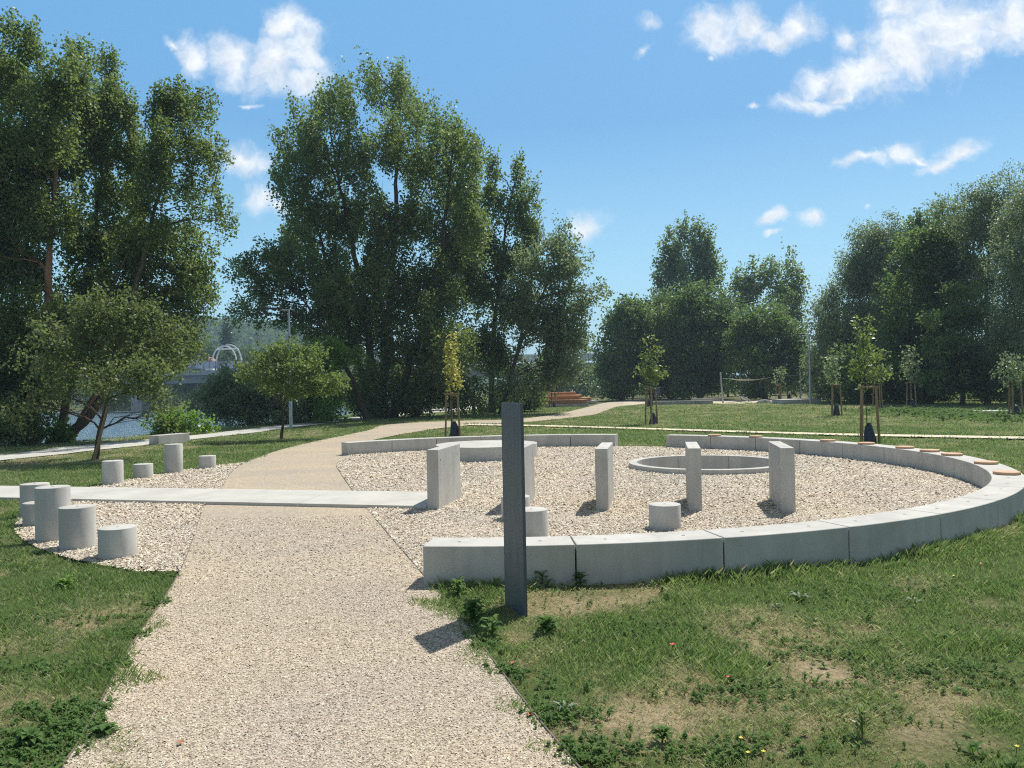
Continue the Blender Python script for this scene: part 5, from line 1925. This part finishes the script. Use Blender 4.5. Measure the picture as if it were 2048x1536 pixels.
weed(1830, 1205, 0.09, 1, "grey-leaved rosette farther right in the lawn", 7, M_PALEWEED, 0.6, 0.22)
weed(130, 1175, 0.12, 3, "bright yellow-green weed clump on the left lawn", 8, M_LEAF['bright'], 0.5, 0.4, 0.6)
weed(1325, 1480, 0.075, 4, "large leafy weed at the bottom of the lawn", 8, wid=0.3, hgt=0.8)
weed(1130, 1420, 0.08, 1, "long-leaved weed near the path edge at the lower right lawn", 9, M_PALEWEED, 0.8, 0.2)
weed(1725, 1470, 0.08, 6, "spiky upright weed in the lower right lawn", 6, M_LEAF['lime'], 1.0, 0.18, 1.6)
weed(210, 1470, 0.08, 4, "leafy weed spilling onto the path at the lower left", 7, None, 0.5, 0.35, 0.6)
weed(60, 1490, 0.085, 4, "dense weed in the lower left corner", 8, None, 0.6, 0.4, 0.7)


def flower(px, py, colmat, r, hgt, label, group, cat="flower"):
    g_ = G(px, py)
    root = empty("wild_flower", (g_[0], g_[1], 0))
    tag(root, label, cat, group)
    MB().tube([(0, 0, -0.01), (0.01, 0, hgt)], 0.0018, 5).build("stem", M_WEEDS, root)
    n = 5
    vs, fs = [], []
    for i in range(n):
        a = 2 * math.pi * i / n
        b0 = len(vs)
        vs += [(0.01, 0, hgt), (0.01 + r * math.cos(a - 0.5), r * math.sin(a - 0.5), hgt + r * 0.35), (0.01 + r * 1.15 * math.cos(a), r * 1.15 * math.sin(a), hgt + r * 0.5), (0.01 + r * math.cos(a + 0.5), r * math.sin(a + 0.5), hgt + r * 0.35)]
        fs.append((b0, b0 + 1, b0 + 2, b0 + 3))
    _m = MB(); _m.add(vs, fs)
    _m.build("petals", colmat, root)


M_RED = mat_plain("poppy_red", (0.75, 0.03, 0.02), 0.5)
M_YEL = mat_plain("petal_yellow", (0.80, 0.62, 0.03), 0.5)
flower(1342, 1312, M_RED, 0.016, 0.07, "red poppy in the grass right of the bushy weed", "poppies")
flower(1453, 1372, M_RED, 0.010, 0.05, "small pinkish red poppy lower right of the first one", "poppies")
flower(1960, 1146, M_RED, 0.014, 0.08, "distant red poppy near the right end of the front wall", "poppies")
for q, lb in [((1478, 1500), "small yellow flower, the uppermost of the three close together at the lawn's bottom edge"), ((1492, 1530), "small yellow flower, the lower left one of the three at the bottom edge"),
              ((1523, 1528), "small yellow flower, the right-hand one of the three at the bottom edge"), ((1905, 1165), "small yellow flower alone near the right end of the front bench wall"),
              ((2030, 1518), "small yellow flower in the bottom right corner of the lawn")]:
    flower(q[0], q[1], M_YEL, 0.009, 0.055, lb, "yellow flowers in the lawn")


def stones(name, label, polyfn, bands, mat, seed, squash=0.55, zbase=0.008):
    g = np.random.default_rng(seed)
    base = np.array([(1, 0, 0), (0, 1, 0), (-1, 0, 0), (0, -1, 0), (0, 0, 1), (0, 0, -1)], float)
    tri = np.array([(0, 1, 4), (1, 2, 4), (2, 3, 4), (3, 0, 4)])
    VV, FF, nb = [], [], 0
    for (x0, x1, y0, y1, dens, size) in bands:
        n = int((x1 - x0) * (y1 - y0) * dens)
        x, y = g.uniform(x0, x1, n), g.uniform(y0, y1, n)
        k = polyfn(x, y) & (x > view_x(y, -80)) & (x < view_x(y, 2130))
        x, y = x[k], y[k]
        n = len(x)
        a = g.uniform(0, 6.28, n)
        s = size * g.uniform(0.5, 1.4, n)
        e = g.uniform(0.55, 1.0, n)
        v = base[None, :, :] * (1 + g.normal(size=(n, 6, 1)) * 0.22)
        v = v + g.normal(size=(n, 6, 3)) * 0.13
        v = v * np.stack([s, s * e, s * squash], 1)[:, None, :]
        ti, tj = g.normal(0, 0.35, n), g.normal(0, 0.35, n)
        z = v[:, :, 2] + v[:, :, 0] * ti[:, None] + v[:, :, 1] * tj[:, None]
        c, sn = np.cos(a)[:, None], np.sin(a)[:, None]
        X = v[:, :, 0] * c - v[:, :, 1] * sn + x[:, None]
        Y = v[:, :, 0] * sn + v[:, :, 1] * c + y[:, None]
        Z = z + zbase + (s * squash * 0.35)[:, None]
        v = np.stack([X, Y, Z], 2)[:, :5, :]
        VV.append(v.reshape(-1, 3))
        f = (tri[None] + (np.arange(n) * 5)[:, None, None]).reshape(-1, 3) + nb
        FF.append(f)
        nb += n * 5
    V, Fc = np.concatenate(VV), np.concatenate(FF)
    me = np_mesh(name, V, Fc)
    tag(link(name, me, mat), label, "gravel", kind='stuff')
    print(name, len(V) // 5)


def on_path(x, y):
    return poly_in(PATH_POLY, x, y) & ~poly_in(STRIP, x, y)


def on_bed(x, y):
    r = np.hypot(x - CX, y - CY)
    ok = ~poly_in(PATH_POLY, x, y) & ~poly_in(STRIP, x, y)
    xl = edge_x(pl[:60], y)
    left = x < xl
    ok &= np.where(left, (r < 8.05) & (y > 7.4), r < 7.46)
    ok &= np.hypot(x - RING[0], y - RING[1]) > RING[2] + 0.01
    return ok


M_S1 = mat_stone("path_stones", [(0.0, (0.18, 0.145, 0.115)), (0.15, (0.37, 0.31, 0.25)), (0.5, (0.53, 0.465, 0.38)), (0.85, (0.65, 0.585, 0.49)), (1.0, (0.80, 0.75, 0.67))])
M_S2 = mat_stone("bed_stones", [(0.0, (0.20, 0.16, 0.12)), (0.18, (0.40, 0.34, 0.27)), (0.5, (0.57, 0.505, 0.415)), (0.85, (0.69, 0.635, 0.54)), (1.0, (0.84, 0.81, 0.74))])
stones("path_gravel_stones", "fine pale crushed stone covering the path", on_path,
       [(-3.2, 1.2, 3.0, 4.8, 9500, 0.0054), (-3.6, 0.6, 4.8, 7.0, 6500, 0.0062), (-4.9, 0.0, 7.0, 10.5, 1500, 0.0095)], M_S1, 301)
stones("bed_gravel_stones", "coarser white and beige gravel filling the circle", on_bed,
       [(-9, 9, 6.5, 10.5, 2200, 0.0125), (-9, 9, 10.5, 14.5, 1200, 0.0160), (-9, 9, 14.5, 22.5, 520, 0.021)], M_S2, 302, zbase=0.014)


# fallen leaves on path and lawn
def fallen():
    g = np.random.default_rng(12)
    m_ = mat_plain("dry_leaf", (0.34, 0.13, 0.06), 0.7, 0, 0.3, 0.3, 20)
    for px, py, lb in [(362, 1493, "small reddish dry leaf lying on the path at the lower left"), (205, 1282, "curled brown leaf on the dry patch of the left lawn"), (1025, 1333, "brown leaf cluster at the path edge, right side"), (1060, 1437, "reddish dry leaf on the bare soil near the path edge")]:
        p = G(px, py)
        o = empty("fallen_leaf", (p[0], p[1], 0.022), g.uniform(0, 6))
        tag(o, lb, "fallen leaf")
        _m = MB(); _m.add([(-0.022, 0, 0), (0, -0.014, 0.006), (0.024, 0, 0.003), (0, 0.014, 0.007), (0.0, 0.0, -0.001)], [(0, 1, 4), (1, 2, 4), (2, 3, 4), (3, 0, 4)])
        _m.build("blade", m_, o)


fallen()

# ------------------------------------------------------------------ haze
hz_ = MB().box(-720, 720, -70, 1310, -6, 62).build("haze", None)
hm_, nt = new_mat("haze_air")
out = nd(nt, 'ShaderNodeOutputMaterial')
pv = nd(nt, 'ShaderNodeVolumePrincipled')
pv.inputs['Color'].default_value = (0.62, 0.82, 1.0, 1)
pv.inputs['Density'].default_value = 0.0006
pv.inputs['Anisotropy'].default_value = 0.0
nt.links.new(pv.outputs[0], out.inputs['Volume'])
hz_.data.materials.append(hm_)
tag(hz_, "thin bluish summer haze over the whole scene", "haze", kind='stuff')

print('leaves', NL)
